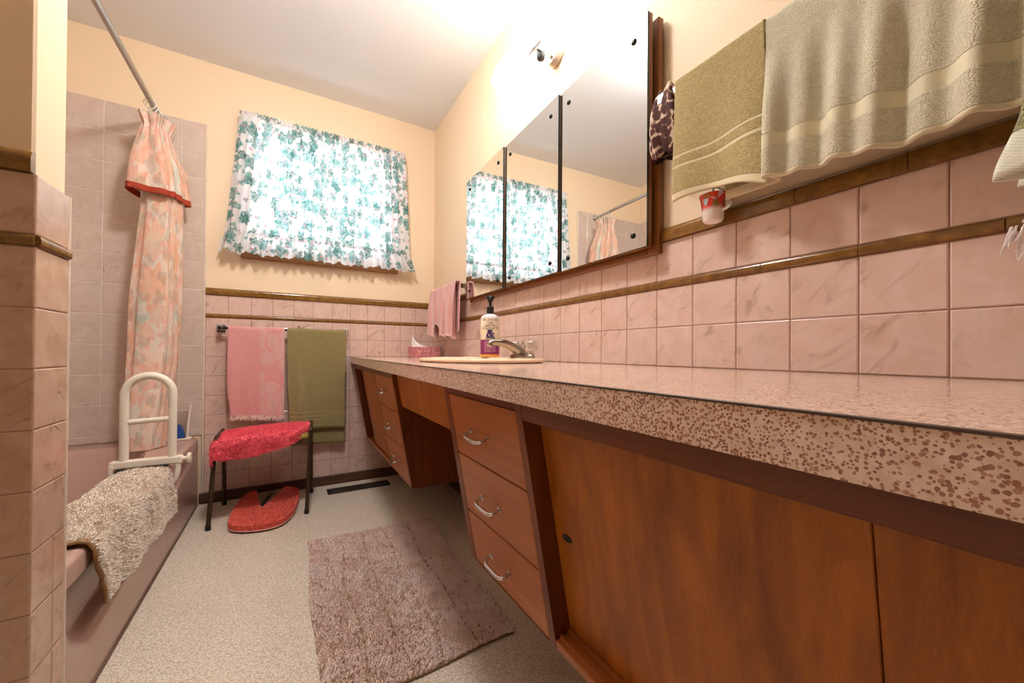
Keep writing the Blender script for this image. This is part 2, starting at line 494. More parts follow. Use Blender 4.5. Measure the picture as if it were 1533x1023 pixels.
# shower surround
zt = [-.436] + [.064 + .1545 * k for k in range(-3, 9)]
bm = new(); tile_field(bm, (0, 0, 0), X_, -Y_, cuts(-2.085, -1.337, -1.746, .155), zt, gap=.0012)
obj('shower_tile', bm, m_tub_tile, wall_back)
obj('shower_grout', bx(-2.088, -1.337, .0012, .0062, -.436, 1.299), m_grout_light, wall_back)
bm = new(); tile_field(bm, (-2.086, 0, 0), Y_, X_, cuts(-1.523, 0, -.077, .155), zt)
obj('shower_tile', bm, m_tub_tile, wall_left)
obj('shower_grout', bx(-2.0922, -2.0872, -1.525, 0, -.436, 1.299), m_grout_light, wall_left)
struct('trim_1', bx(-1.337, -1.3272, -.003, .006, FZ, 1.30, .002, 1), m_caulk)
# partition: end face towards the room, and the face towards the camera
pz = [FZ] + [k * P for k in range(-7, 3)]
bm = new()
for z0, z1 in zip(pz, pz[1:]):
    a = [-1.6405, -1.525] if z0 > -.42 else [-1.6405, -1.568, -1.525]
    tile_field(bm, (-1.320, 0, 0), Y_, X_, a, [z0, z1])
tile_field(bm, (-1.320, 0, 0), Y_, X_, [-1.6405, -1.525], [Z2, Z3])
pcut = cuts(-2.085, -1.320, -1.32, P)
tile_field(bm, (0, -1.641, 0), X_, -Y_, pcut, pz); tile_field(bm, (0, -1.641, 0), X_, -Y_, pcut, [Z2, Z3])
obj('tile_field', bm, m_beige, wall_part)
obj('grout', bx(-2.09, -1.3212, -1.6396, -1.525, FZ, Z3 - .004), m_grout, wall_part)
bm = new(); strip_run(bm, (0, -1.641, 0), X_, -Y_, cuts(-2.085, -1.321, -1.32, 1.5 * P), Z1, Z2, .006)
strip_run(bm, (-1.320, 0, 0), Y_, X_, [-1.640, -1.525], Z1, Z2, .006); obj('accent_strip', bm, m_brown, wall_part, smooth=True)
bm = new(); strip_run(bm, (0, -1.641, 0), X_, -Y_, cuts(-2.085, -1.3235, -1.32, 1.5 * P), Z3, ZC, .009, 'cap'); obj('cap_strip', bm, m_brown, wall_part, smooth=True)
struct('trim_2', bx(-1.327, -1.3185, -1.527, -1.519, FZ, Z3, .002, 1), m_caulk)
# skirting
struct('baseboard_back', bx(-1.345, 0, -.013, 0, FZ, -.757, .003, 1), m_base)
struct('baseboard_right', bx(-.013, 0, -3.6, -.013, FZ, -.757, .003, 1), m_base_y)

# window: timber lining, sash, pane and the sill that shows under the curtain
win = struct('window_1', bx(-1.165, -.262, -.022, .0055, .572, .602, .004, 1), m_sillwood)
bm = new()
for a in ((WX0, WX0 + .03, WZ0, WZ1), (WX1 - .03, WX1, WZ0, WZ1), (WX0, WX1, WZ0, WZ0 + .03), (WX0, WX1, WZ1 - .03, WZ1), (-.725, -.695, WZ0, WZ1)):
    box(bm, a[0], a[1], .03, .08, a[2], a[3], .003, 1)
obj('sash', bm, m_sillwood, win)
bm = new()
for a in ((-1.165, WX0, .602, 1.39), (WX1, -.262, .602, 1.39), (-1.165, -.262, 1.36, 1.39), (WX0, WX1, .602, WZ0)):
    box(bm, a[0], a[1], -.012, .0055, a[2], a[3], .003, 1)
obj('casing', bm, m_sillwood, win)
m = Mat('window glass')
t = m.n('BsdfTransparent', {0: (1, 1, 1, 1)}); g = m.n('BsdfGlossy', {'Roughness': .02})
mx = m.n('MixShader', {0: .06, 1: t.outputs[0], 2: g.outputs[0]}); m.surf(mx.outputs[0])
obj('pane', bx(WX0 + .02, WX1 - .02, .053, .057, WZ0 + .02, WZ1 - .02), m.m, win)

# ------------------------------------------------------------------ vanity
O_ = Vector((-.545, 0, -.04)); D_ = Vector((.095, 0, -.516)).normalized(); N_ = Vector((D_.z, 0, -D_.x))
LT = .5247
def sp(y, t, n=0):
    q = O_ + D_ * t + N_ * n
    return Vector((q.x, y, q.z))
def sbox(bm, y0, y1, t0, t1, n0, n1, bev=0):
    """box in the leaning plane of the cabinet fronts: y along the room, t down the slope, n outwards"""
    v = hexa(bm, [sp(y0, t0, n0), sp(y1, t0, n0), sp(y1, t1, n0), sp(y0, t1, n0), sp(y0, t0, n1), sp(y1, t0, n1), sp(y1, t1, n1), sp(y0, t1, n1)])
    if bev:
        bmesh.ops.bevel(bm, geom=list({e for q in v for e in q.link_edges}), offset=bev, segments=1, affect='EDGES')
def sb(*a, **k):
    bm = new(); sbox(bm, *a, **k); return bm
xb = -.012
def side(bm, y0, y1):
    """leaning-fronted side panel back to the wall"""
    a, b = sp(0, .0, 0), sp(0, LT, 0)
    prism(bm, [(a.x, a.z), (xb, a.z), (xb, b.z), (b.x, b.z)], 'y', y0, y1)
def bottom_top(bm, y0, y1, n=-.02, th=.018):
    b = sp(0, LT - .001, n)
    box(bm, b.x, xb, y0, y1, b.z, b.z + th)
def handle(parent, y, t):
    """bow pull: post, flattened bar, post; longer at the post nearer the back wall"""
    bm = new()
    w = .043
    pts = [sp(y + w, t - .004, -.001), sp(y + w + .004, t - .002, .012), sp(y + w - .002, t, .022), sp(y + w * .62, t + .002, .027), sp(y, t + .003, .027), sp(y - w * .62, t + .002, .027), sp(y - w + .002, t, .022), sp(y - w - .001, t - .002, .012), sp(y - w, t - .004, -.001)]
    path = smooth_path(pts, 4); n = len(path)
    rad = [.0034 + .0022 * math.sin(PI * i / (n - 1)) ** 2 for i in range(n)]
    tube(bm, path, rad, 10)
    for s in (-1, 1):
        tube(bm, [sp(y + s * w, t - .004, -.0005), sp(y + s * w, t - .004, .003)], .0075, 12)
    return obj('handle', bm, m_chrome, parent, smooth=True, label='chrome bow handle')
def drawer(cab, y0, y1, t0, t1, hy, ht):
    o = obj('drawer', sb(y0 + .002, y1 - .002, t0 + .0022, t1 - .0022, -.018, 0, bev=.0012), m_teak_y, cab)
    handle(o, hy, ht)
    bm = new(); b0, b1 = sp(0, t0 + .02, -.02), sp(0, t1 - .02, -.02)
    return o

# cabinet by the window wall
cab = thing('vanity_cabinet', 'short wooden wall-hung cabinet in the far corner with three narrow drawers and sliding doors', 'cabinet', (-.3, -.52, -.56), 'vanity cabinets under the countertop')
bm = new(); side(bm, -1.034, -1.016); obj('side_panel', bm, m_teak_panel, cab)
bm = new(); side(bm, -.020, -.002); obj('side_panel', bm, m_teak_panel, cab)
bm = new(); side(bm, -.655, -.648); obj('divider', bm, m_teak_dark, cab)
bm = new(); bottom_top(bm, -1.016, -.02); obj('bottom_panel', bm, m_teak_panel, cab)
obj('back_panel', bx(-.016, -.006, -1.016, -.02, -.55, -.05), m_teak_panel, cab)
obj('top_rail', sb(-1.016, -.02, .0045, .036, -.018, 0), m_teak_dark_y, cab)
bm = new(); sbox(bm, -1.016, -.02, .512, .5246, -.045, 0, .0015); sbox(bm, -.648, -.02, .504, .513, -.008, 0); sbox(bm, -.648, -.02, .506, .513, -.034, -.027)
obj('bottom_rail', bm, m_teak_y, cab)
obj('sliding_door', sb(-.647, -.215, .036, .508, -.026, -.012, bev=.001), m_teak, cab)
obj('sliding_door', sb(-.28, -.021, .036, .508, -.048, -.036, bev=.001), m_teak_dark, cab)
for t0, t1, ht in ((.036, .19, .110), (.19, .352, .278), (.352, .512, .440)):
    drawer(cab, -1.015, -.656, t0, t1, -.838, ht)

# drawer unit and sliding-door unit towards the camera
cab = thing('vanity_cabinet', 'wooden wall-hung drawer unit with three wide drawers, right of the knee space', 'cabinet', (-.3, -1.83, -.56), 'vanity cabinets under the countertop')
obj('apron', sb(-1.631, -1.036, .009, .163, -.036, -.018, bev=.001), m_teak, cab, label='plain apron board bridging the knee space')
bm = new(); side(bm, -1.664, -1.632); obj('side_panel', bm, m_teak_dark, cab)
bm = new(); side(bm, -2.0305, -2.010); obj('side_panel', bm, m_teak_dark, cab)
bm = new(); bottom_top(bm, -2.01, -1.664); obj('bottom_panel', bm, m_teak_panel, cab)
obj('back_panel', bx(-.016, -.006, -2.01, -1.664, -.55, -.05), m_teak_panel, cab)
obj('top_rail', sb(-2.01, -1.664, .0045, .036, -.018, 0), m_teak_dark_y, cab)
obj('bottom_rail', sb(-2.01, -1.664, .521, .5246, -.02, 0), m_teak_dark_y, cab)
for t0, t1, ht in ((.037, .204, .126), (.204, .370, .297), (.370, .521, .454)):
    drawer(cab, -2.010, -1.664, t0, t1, -1.828, ht)

cab = thing('vanity_cabinet', 'long low wooden cabinet with plain sliding doors nearest the camera', 'cabinet', (-.3, -2.8, -.56), 'vanity cabinets under the countertop')
bm = new(); side(bm, -3.42, -3.40); obj('side_panel', bm, m_teak_dark, cab)
bm = new(); bottom_top(bm, -3.40, -2.031); obj('bottom_panel', bm, m_teak_panel, cab)
obj('back_panel', bx(-.016, -.006, -3.40, -2.031, -.55, -.05), m_teak_panel, cab)
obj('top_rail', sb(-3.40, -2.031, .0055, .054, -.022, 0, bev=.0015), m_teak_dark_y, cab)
bm = new(); sbox(bm, -3.40, -2.031, .505, .5246, -.075, 0, .0015)
for n in (-.010, -.030, -.052): sbox(bm, -3.40, -2.033, .498, .5055, n - .006, n)
obj('bottom_rail', bm, m_teak_y, cab)
def pull(door, y, t, n):
    bm = new(); c = sp(y, t, n)
    q = N_.to_track_quat('Z', 'Y').to_matrix().to_4x4(); q.translation = c + N_ * .0005
    lathe(bm, (0, 0, 0), [(.0, .0006), (.0088, .0006), (.0095, .0010), (.0110, .0014), (.0118, .0004), (.0118, -.004)], 24, 1.15, .60)
    bmesh.ops.transform(bm, matrix=q, verts=bm.verts)
    obj('finger_pull', bm, m_black, door, smooth=True, label='dark recessed finger pull')
d = obj('sliding_door', sb(-2.507, -2.0315, .045, .503, -.052, -.038, bev=.001), m_teak, cab); pull(d, -2.068, .290, -.038)
d = obj('sliding_door', sb(-3.0, -2.508, .045, .503, -.052, -.038, bev=.001), m_teak, cab)
d = obj('sliding_door', sb(-3.398, -2.98, .045, .503, -.074, -.060, bev=.001), m_teak, cab); pull(d, -3.36, .290, -.060)

# counter with the basin cut-out
SXc, SYc = -.285, -1.35
front = [(0, -.562), (-.5, -.585), (-1.0, -.604), (-1.6, -.620), (-2.2, -.630), (-2.7, -.634), (-3.42, -.634)]
bm = new()
poly = [(-.0005, -.0005), (-.0005, -3.42)] + [(x, min(y, -.0005)) for y, x in reversed(front)]
prism(bm, poly, 'z', -.040, -.0002)
bmesh.ops.recalc_face_normals(bm, faces=bm.faces)
top = obj('countertop', bm, m_lam, None, origin=(-.3, -1.7, -.04))
bm = new(); lathe(bm, (SXc, SYc, 0), [(1, -.1), (1, .1)], 64, .20, .245)
cut = obj('cutter', bm, m_lam)
bo = top.modifiers.new('hole', 'BOOLEAN'); bo.object = cut; bo.operation = 'DIFFERENCE'; bo.solver = 'EXACT'
dg = bpy.context.evaluated_depsgraph_get()
me = bpy.data.meshes.new_from_object(top.evaluated_get(dg))
top.modifiers.clear(); top.data = me
bpy.data.objects.remove(cut)
tag(top, 'long pinkish speckled laminate countertop with thick front edge', 'countertop')
bm = new()
tube(bm, [(x + .0004, y, -.0012) for y, x in front], .0014, 6)
obj('edge_seam', bm, plain('laminate seam', '#4d3629', .5), top, label='thin dark seam along the front edge')

# basin
m_sink = plain('peach porcelain', '#f0cfae', .12, .5, var=.01)
bm = new()
pr = [(1.16, .0015), (1.195, .004), (1.20, .0095), (1.17, .0135), (1.10, .0150), (1.03, .0140), (.985, .008), (.94, -.01), (.86, -.06), (.70, -.11), (.45, -.135), (.12, -.142), (0, -.142)]
SEG = 72; rings = []
for r, h in pr:
    if r == 0:
        break
    ring = []
    for k in range(SEG):
        a = 2 * PI * k / SEG
        rx, ry = .187, .224
        # the deck for the tap makes the bowl shorter at the wall side
        dx = -.022 * max(0, 1 - abs(r - .95) / .3) if r < 1.1 else 0
        x = r * rx * math.cos(a); y = r * ry * math.sin(a)
        if r < 1.06 and math.cos(a) > 0: x *= .74
        if r >= 1.06: x *= 1.0
        ring.append(bm.verts.new((SXc + x, SYc + y, h)))
    rings.append(ring)
for A, B in zip(rings, rings[1:]):
    for k in range(SEG): bm.faces.new((A[k], A[(k + 1) % SEG], B[(k + 1) % SEG], B[k]))
bm.faces.new(rings[-1])
basin = tag(obj('wash_basin', bm, m_sink, None, origin=(SXc, SYc, 0), smooth='all'), 'oval peach porcelain wash basin set into the countertop', 'sink')
bm = new(); lathe(bm, (SXc - .02, SYc, -.1415), [(.0, .002), (.018, .002), (.022, .004), (.026, .0), (.026, -.004)], 24)
obj('drain', bm, m_chrome, basin, smooth=True)
# ------------------------------------------------------------------ things on the counter
# tap
m_tap = plain('worn chrome tap', '#a49c92', .22, .5, 1, var=.05)
m = Mat('clear acrylic'); g = m.n('BsdfGlossy', {'Color': (.9, .9, .88, 1), 'Roughness': .08}); t = m.n('BsdfTransparent', {0: (.88, .86, .82, 1)})
d_ = m.n('BsdfDiffuse', {0: srgb('#d8d0c4')})
x_ = m.n('MixShader', {0: .3, 1: t.outputs[0], 2: d_.outputs[0]})
fr = m.n('LayerWeight', {0: .4}); mx = m.n('MixShader', {0: m.math('MULTIPLY_ADD', fr.outputs[1], .6, .12), 1: x_.outputs[0], 2: g.outputs[0]}); m.surf(mx.outputs[0]); m_acryl = m.m
TX, TY = -.098, -1.352
tap = thing('basin_tap', 'chrome tap with curved spout and clear knobs at the back of the basin', 'tap', (TX, TY, .013))
bm = new(); pl = [(TX - .024 + .0, TY + y, 0) for y in ()]
lathe(bm, (TX, TY, .0), [(1.0, .0152), (1.0, .022), (.93, .027), (.0, .028)], 40, .029, .082)
obj('base_plate', bm, m_tap, tap, smooth=True)
bm = new(); path = smooth_path([(TX + .004, TY, .020), (TX - .022, TY, .044), (TX - .070, TY, .066), (TX - .115, TY, .075), (TX - .142, TY, .073), (TX - .150, TY, .060)], 6)
n = len(path); tube(bm, path, [.0225 - .0105 * min(1, i / (n * .7)) for i in range(n)], 16, flat=1.15)
obj('spout', bm, m_tap, tap, smooth=True)
for s in (-1, 1):
    bm = new(); lathe(bm, (TX + .004, TY + s * .055, 0), [(.014, .024), (.014, .036), (.011, .039), (.011, .042), (.024, .043), (.029, .052), (.028, .074), (.022, .081), (0, .082)], 10)
    obj('knob', bm, m_acryl, tap, label='clear faceted knob')
# soap bottle, its label turned towards the room
BXc, BYc, BZ = -.158, -1.188, .0152
bot = thing('soap_bottle', 'pump bottle of castile soap with cream and purple label beside the tap', 'soap bottle', (BXc, BYc, BZ))
brot = Matrix.Translation((BXc, BYc, 0)) @ Matrix.Rotation(-math.atan2(.767, 1.447), 4, 'Z')
RXb, RYb = .0405, .028
def bottle_ring(bm, zs, mat, name, sc=1.0, seg=48):
    lathe(bm, (0, 0, 0), zs, seg, RXb * sc, RYb * sc)
    bmesh.ops.transform(bm, matrix=brot, verts=bm.verts)
    return obj(name, bm, mat, bot, smooth=True)
m_cream = plain('cream label', '#f0e0c4', .4); m_purple = plain('purple label', '#8a2a62', .4); m_orange = plain('orange label', '#e0a040', .4)
m_clear = plain('pale plastic bottle', '#e6e4ea', .15)
bm = new(); bottle_ring(bm, [(.0, BZ), (.93, BZ), (.99, BZ + .004), (1, BZ + .01), (1, .180), (.97, .188), (.80, .196), (.40, .201), (.36, .206), (0, .206)], m_clear, 'bottle')
bm = new(); bottle_ring(bm, [(1.012, .090), (1.015, .091), (1.015, .183), (1.012, .184)], m_cream, 'paper_label')
bm = new(); bottle_ring(bm, [(1.012, .026), (1.015, .027), (1.015, .0895), (1.012, .090)], m_purple, 'purple_band')
bm = new(); bottle_ring(bm, [(1.012, .0165), (1.015, .017), (1.015, .0265), (1.012, .027)], m_orange, 'orange_band')
bm = new(); lathe(bm, (0, 0, 0), [(0, .203), (.0155, .203), (.0155, .231), (.0135, .233), (.0065, .234), (.0065, .258), (0, .258)], 24)
bmesh.ops.transform(bm, matrix=brot, verts=bm.verts); obj('pump_collar', bm, m_black, bot, smooth=True)
bm = new(); tube(bm, smooth_path([(0, .012, .262), (0, 0, .268), (0, -.02, .272), (.0, -.042, .268), (0, -.046, .258)], 5), .0062, 12); lathe(bm, (0, 0, 0), [(0, .254), (.011, .255), (.012, .272), (.009, .279), (0, .280)], 20)
for sx_ in (-1, 1): lathe(bm, (sx_ * .010, -.008, 0), [(0, .262), (.007, .266), (.0085, .274), (.006, .282), (0, .284)], 14)
bmesh.ops.transform(bm, matrix=brot, verts=bm.verts); obj('pump_head', bm, m_black, bot, smooth=True)
def wrap_text(lines, mat, name):
    bm = new()
    for txt, size, z, bend in lines:
        cu = bpy.data.curves.new('t', 'FONT'); cu.body = txt; cu.size = size; cu.align_x = 'CENTER'
        to = bpy.data.objects.new('t', cu); COL.objects.link(to)
        me = bpy.data.meshes.new_from_object(to.evaluated_get(bpy.context.evaluated_depsgraph_get()))
        b2 = new(); b2.from_mesh(me)
        bmesh.ops.subdivide_edges(b2, edges=b2.edges, cuts=1)
        for v in b2.verts:
            x, y = v.co.x, v.co.y
            a = x / .032
            v.co = (RXb * 1.03 * math.sin(a), -RYb * 1.04 * math.cos(a) - .0004, z + y - bend * x * x / .02)
        me2 = bpy.data.meshes.new('t'); b2.to_mesh(me2); b2.free(); bm.from_mesh(me2)
        bpy.data.objects.remove(to)
    bmesh.ops.transform(bm, matrix=brot, verts=bm.verts)
    o = obj(name, bm, mat, bot)
    return o
m_ink = plain('label ink', '#3a2030', .6)
wrap_text([('DR. JACOBS', .0105, .171, 0), ('PURE', .0085, .160, 0), ('CASTILE', .0155, .146, .35), ('SOAP', .012, .134, .3)], m_ink, 'label_lettering')
wrap_text([('NATURAL SOAP', .0055, .080 - .007 * k, 0) for k in range(7)], plain('white ink', '#e8c8dc', .6), 'small_print')
bm = new(); rq = random.Random(3)
for k in range(60):
    a = rq.uniform(-.5, .5); zz = rq.uniform(.098, .130); 
    if abs(a) > .50 - (zz - .098) * 10: continue
    c = Vector((RXb * 1.02 * math.sin(a), -RYb * 1.03 * math.cos(a), zz))
    bmesh.ops.create_icosphere(bm, subdivisions=1, radius=.0042, matrix=Matrix.Translation(c) @ Matrix.Diagonal((1, .3, 1, 1)))
bmesh.ops.transform(bm, matrix=brot, verts=bm.verts); obj('flower_print', bm, plain('violet print', '#4a2a6a', .5), bot)
bm = new()
for k in range(12):
    a = -.42 + .077 * k
    c = Vector((RXb * 1.02 * math.sin(a), -RYb * 1.03 * math.cos(a), .0955))
    bmesh.ops.create_icosphere(bm, subdivisions=1, radius=.0045, matrix=Matrix.Translation(c) @ Matrix.Diagonal((1, .25, .6, 1)))
bmesh.ops.transform(bm, matrix=brot, verts=bm.verts); obj('leaf_print', bm, plain('green print', '#6a8a3a', .5), bot)

# tissue box
m = Mat('rose tissue box'); o = m.obj()
m.bsdf(m.ramp(m.noise(o, 34, 4, .6, 1.5), (.32, srgb('#b05a62')), (.5, srgb('#cf8084')), (.7, srgb('#e2b0ac'))), .35, .4)
tb = thing('tissue_box', 'rose patterned tissue box in the counter corner', 'tissue box', (-.126, -.19, 0))
obj('carton', bx(-.222, -.030, -.245, -.135, .0003, .068, .002, 1), m.m, tb)
m_tis = plain('white tissue', '#f2efee', .9, .1)
def ftis(u, v):
    a = 2 * PI * u; k = 1 + .22 * math.sin(3 * a + 1) + .12 * math.sin(7 * a + v * 5)
    x = -.158 - .030 * v + .048 * (1 - .55 * v) * k * math.cos(a); y = -.19 + .022 * (1 - .8 * v) * k * math.sin(a)
    z = .064 + v * (.046 - .030 * math.cos(a) * (.4 + .6 * v)) + .005 * math.sin(5 * a) * v
    return (x, y, z)
sheet('tissue', 60, 14, ftis, m_tis, tb, thick=.0008)

# ------------------------------------------------------------------ mirror cabinet
m = Mat('mirror glass'); g = m.n('BsdfGlossy', {'Color': (.90, .92, .92, 1), 'Roughness': .0}); m.surf(g.outputs[0]); m_mirror = m.m
m_edge = plain('dark glass edge', '#26302e', .25)
m_frame = wood('mirror cabinet timber', '#9a6028', '#6a3a12', 'z', .38); m_frame_y = wood('mirror cabinet timber rail', '#9a6028', '#6a3a12', 'y', .38)
MZ0, MZ1 = .335, .996
mc = thing('mirror_cabinet', 'wide three-door mirrored cabinet in a wooden frame above the basin', 'mirror', (0, -1.3, .3))
bm = new(); box(bm, -.022, -.0005, -1.929, -1.895, .318, .986, .002, 1); obj('side_frame', bm, m_frame, mc)
bm = new(); box(bm, -.022, -.0005, -.715, -.681, .318, .986, .002, 1); obj('side_frame', bm, m_frame, mc)
bm = new(); box(bm, -.022, -.0005, -1.895, -.715, .318, .352, .002, 1); obj('bottom_frame', bm, m_frame_y, mc)
bm = new(); box(bm, -.022, -.0005, -1.895, -.715, .952, .986, .002, 1); obj('top_frame', bm, m_frame_y, mc)
obj('back_panel', bx(-.006, -.001, -1.895, -.715, .352, .952), m_frame, mc)
m_ros = plain('dark rosette', '#25221f', .35, .5, .6)
for y0, y1 in ((-1.1135, -.683), (-1.5225, -1.1140), (-1.9185, -1.5230)):
    ajar = Matrix.Translation((-.0235, y1, 0)) @ Matrix.Rotation(math.radians(-1.35), 4, 'Z') @ Matrix.Translation((.0235, -y1, 0))   # hinged at the far side
    bm = bx(-.0375, -.0235, y0, y1, MZ0, MZ1, .0015, 1); bm.transform(ajar); d = obj('mirror_door', bm, m_frame, mc)
    bm = bx(-.0455, -.0376, y0 + .0004, y1 - .0004, MZ0 + .0006, MZ1 - .0006); bm.transform(ajar)
    pane = obj('mirror_pane', bm, [m_mirror, m_edge], d)
    for p in pane.data.polygons: p.material_index = 0 if abs(p.normal.x) > .7 else 1
    for yy in (y0 + .048, y1 - .048):
        for zz in (.376, .940):
            bm = new(); lathe(bm, (-.0455, yy, zz), [(0, -.0055), (.004, -.0055), (.0075, -.0035), (.009, -.001), (.009, .0008)], 12, axis='x'); bm.transform(ajar)
            obj('rosette', bm, m_ros, d, smooth=True)

# ------------------------------------------------------------------ lamp above the mirror
m = Mat('lit opal glass'); e = m.n('Emission', {'Color': (1, .94, .86, 1), 'Strength': 8.5}); m.surf(e.outputs[0]); m_opal = m.m
lamp = thing('wall_lamp', 'lit frosted glass bar lamp on the wall above the mirror', 'lamp', (0, -1.43, 1.25))
m_pan = plain('satin canopy', '#cfc2b2', .35, .5, .3)
obj('back_plate', bx(-.022, -.0005, -1.76, -1.11, 1.275, 1.34, .006), m_pan, lamp)
bm = new(); prof = []
for t in [PI * k / 14 for k in range(15)]:
    prof.append((-.026 - .082 * math.sin(t) ** .6, 1.302 - .076 * math.cos(t)))
prism(bm, prof, 'y', -1.785, -1.085)
bmesh.ops.bevel(bm, geom=[e for e in bm.edges if abs(e.verts[0].co.y - e.verts[1].co.y) < 1e-6 and min(v.co.x for v in e.verts) < -.04], offset=.022, segments=3, affect='EDGES', clamp_overlap=True)
obj('glass_shade', bm, m_opal, lamp, smooth=True, label='lit frosted glass shade')
for y in (-1.435,):
    bm = new(); box(bm, -.106, -.100, y - .042, y + .042, 1.206, 1.222, .0015); box(bm, -.106, -.02, y - .010, y + .010, 1.204, 1.212, .0015); obj('clip', bm, m_chrome, lamp)
    bm = new(); lathe(bm, (-.075, y, 0), [(0, 1.176), (.014, 1.177), (.016, 1.182), (.016, 1.196), (.009, 1.200), (.009, 1.206)], 16); obj('thumb_screw', bm, m_black, lamp, smooth=True)
    bm = new(); lathe(bm, (-.0005, y, 1.225), [(0, -.022), (.036, -.022), (.044, -.014), (.047, 0)], 32, axis='x'); obj('canopy', bm, m_pan, lamp, smooth=True)

# ------------------------------------------------------------------ towels and bars
def hang(name, label, axis, a0, a1, out, z, lf, lb, mat, fold=None, r=.010, thick=.005, nu=70, nv=90, group=None, skew=None, inset=None, frontgap=0):
    """towel over a bar. axis 'x' (bar along the back wall, out = -y) or 'y' (bar along the right wall, out = -x).
    a0..a1 along the bar, out = distance of the bar from the wall, lf / lb = front and back drop"""
    arcl = PI * r; tot = lf + arcl + lb
    def f(u, v):
        s = v * tot
        if s < lf: o, zz, d = out + r + frontgap * (1 - s / lf), z - (lf - s), (lf - s)
        elif s < lf + arcl:
            t = (s - lf) / r; o, zz, d = out + r * math.cos(t), z + r * math.sin(t), 0
        else: o, zz, d = out - r, z - (s - lf - arcl), (s - lf - arcl)
        a = a0 + (a1 - a0) * u
        if fold:
            da, do, dz = fold(u, d, s < lf + arcl * .5); a += da; o += do; zz += dz
        return (a, -o, zz) if axis == 'x' else (-o, a, zz)
    w = abs(a1 - a0)
    o = sheet(name, nu, nv, f, mat, None, ((a0 + a1) / 2, -out, z) if axis == 'x' else (-out, (a0 + a1) / 2, z), thick, lambda u, v: (u * w, v * tot))
    return tag(o, label, 'towel', group or ('towels on the back wall rail' if axis == 'x' else 'towels along the right wall'))

def bar(name, label, axis, a0, a1, out, z, flat=True, mat=None, posts=None):
    b = thing(name, label, 'towel rail', ((a0 + a1) / 2, 0, z) if axis == 'x' else (0, (a0 + a1) / 2, z), 'towel rails on the walls')
    bm = new()
    h, t = (.009, .004) if flat else (.006, .006)
    if axis == 'x': box(bm, a0, a1, -out - t, -out + t, z - h, z + h, .0015)
    else: box(bm, -out - t, -out + t, a0, a1, z - h, z + h, .0015)
    obj('bar', bm, mat or m_chrome, b)
    for a in posts or (a0 + .008, a1 - .008):
        bm = new()
        if axis == 'x': box(bm, a - .010, a + .010, -out - .006, -.0005, z - .013, z + .013, .002); box(bm, a - .022, a + .022, -.008, -.0004, z - .022, z + .022, .002)
        else: box(bm, -out - .006, -.0005, a - .010, a + .010, z - .013, z + .013, .002); box(bm, -.008, -.0004, a - .022, a + .022, z - .022, z + .022, .002)
        obj('bracket', bm, mat or m_chrome, b)
    return b
m_steel = plain('brushed rail', '#b9b4ae', .3, .5, .9, var=.03)
bar('towel_rail', 'chrome towel rail on the tiled back wall above the stool', 'x', -1.262, -.590, .062, .160)

def pink_flower(m, u, c):
    sep = m.n('SeparateXYZ', {0: u})
    side_ = m.math('MULTIPLY', m.step(sep.outputs[0], .140, .165), m.math('SUBTRACT', 1.0, m.step(sep.outputs[0], .272, .276)))
    k, e, _ = leaf_mask(m, u, 14, .044, 9, .9, 1.3)
    k = m.math('MULTIPLY', m.math('MULTIPLY', k, side_), m.math('MULTIPLY_ADD', m.math('SINE', m.math('MULTIPLY', e, 16.0)), .3, .6))
    return m.mix(k, c, srgb('#f4cfc4'))
m_pinkt = terry('pink towel', '#ffbcb8', '#f09c9a', [(-.01, .012, '#f8d3c8')], pink_flower)
m_olive = terry('olive towel', '#b3a26a', '#86784a', [(.105, .112, '#a3925a'), (.080, .087, '#a3925a'), (.058, .064, '#a3925a'), (-.01, .012, '#8a7a46')])
pk = hang('bath_towel', 'pink flowered towel with fringed hem on the back wall rail', 'x', -1.216, -.940, .062, .160, .497, .40, m_pinkt,
     lambda u, d, fr: (.018 * sm(.30, .5, d) * (1 - u) if fr else 0, .006 * math.sin(u * 7 + d * 4) * min(1, d * 4) + (.004 * math.sin(u * 23) * min(1, d * 3)), -.016 * u * (d > .0) * d * 2 + .002 * math.sin(u * 11)))
bm = new(); rf = random.Random(4)
for k in range(95):
    u = k / 94; x = -1.216 + .276 * u + .018 * (1 - u); z = .160 - .497 - .016 * u * .98
    l = rf.uniform(.014, .026); y = -.076 - .006 * math.sin(u * 7 + 2)
    tube(bm, [(x, y, z + .004), (x + rf.uniform(-.003, .003), y + rf.uniform(-.003, .003), z - l * .5), (x + rf.uniform(-.006, .006), y + rf.uniform(-.004, .004), z - l)], [.0022, .0018, .0008], 5)
obj('fringe', bm, plain('pale pink fringe', '#fbdcd2', .9, .1), pk)
hang('bath_towel', 'olive green towel on the back wall rail beside the pink towel', 'x', -.928, -.602, .062, .160, .595, .690, m_olive,
     lambda u, d, fr: (.016 * sm(.1, .6, d) * (1 - u) - .004 * u * d, .010 * math.sin(u * 6 + .6) * min(1, d * 2.2) + .014 * math.exp(-((u - .16 - .25 * max(0, d - .25)) / .07) ** 2) * sm(.12, .4, d), -.022 * u * d))

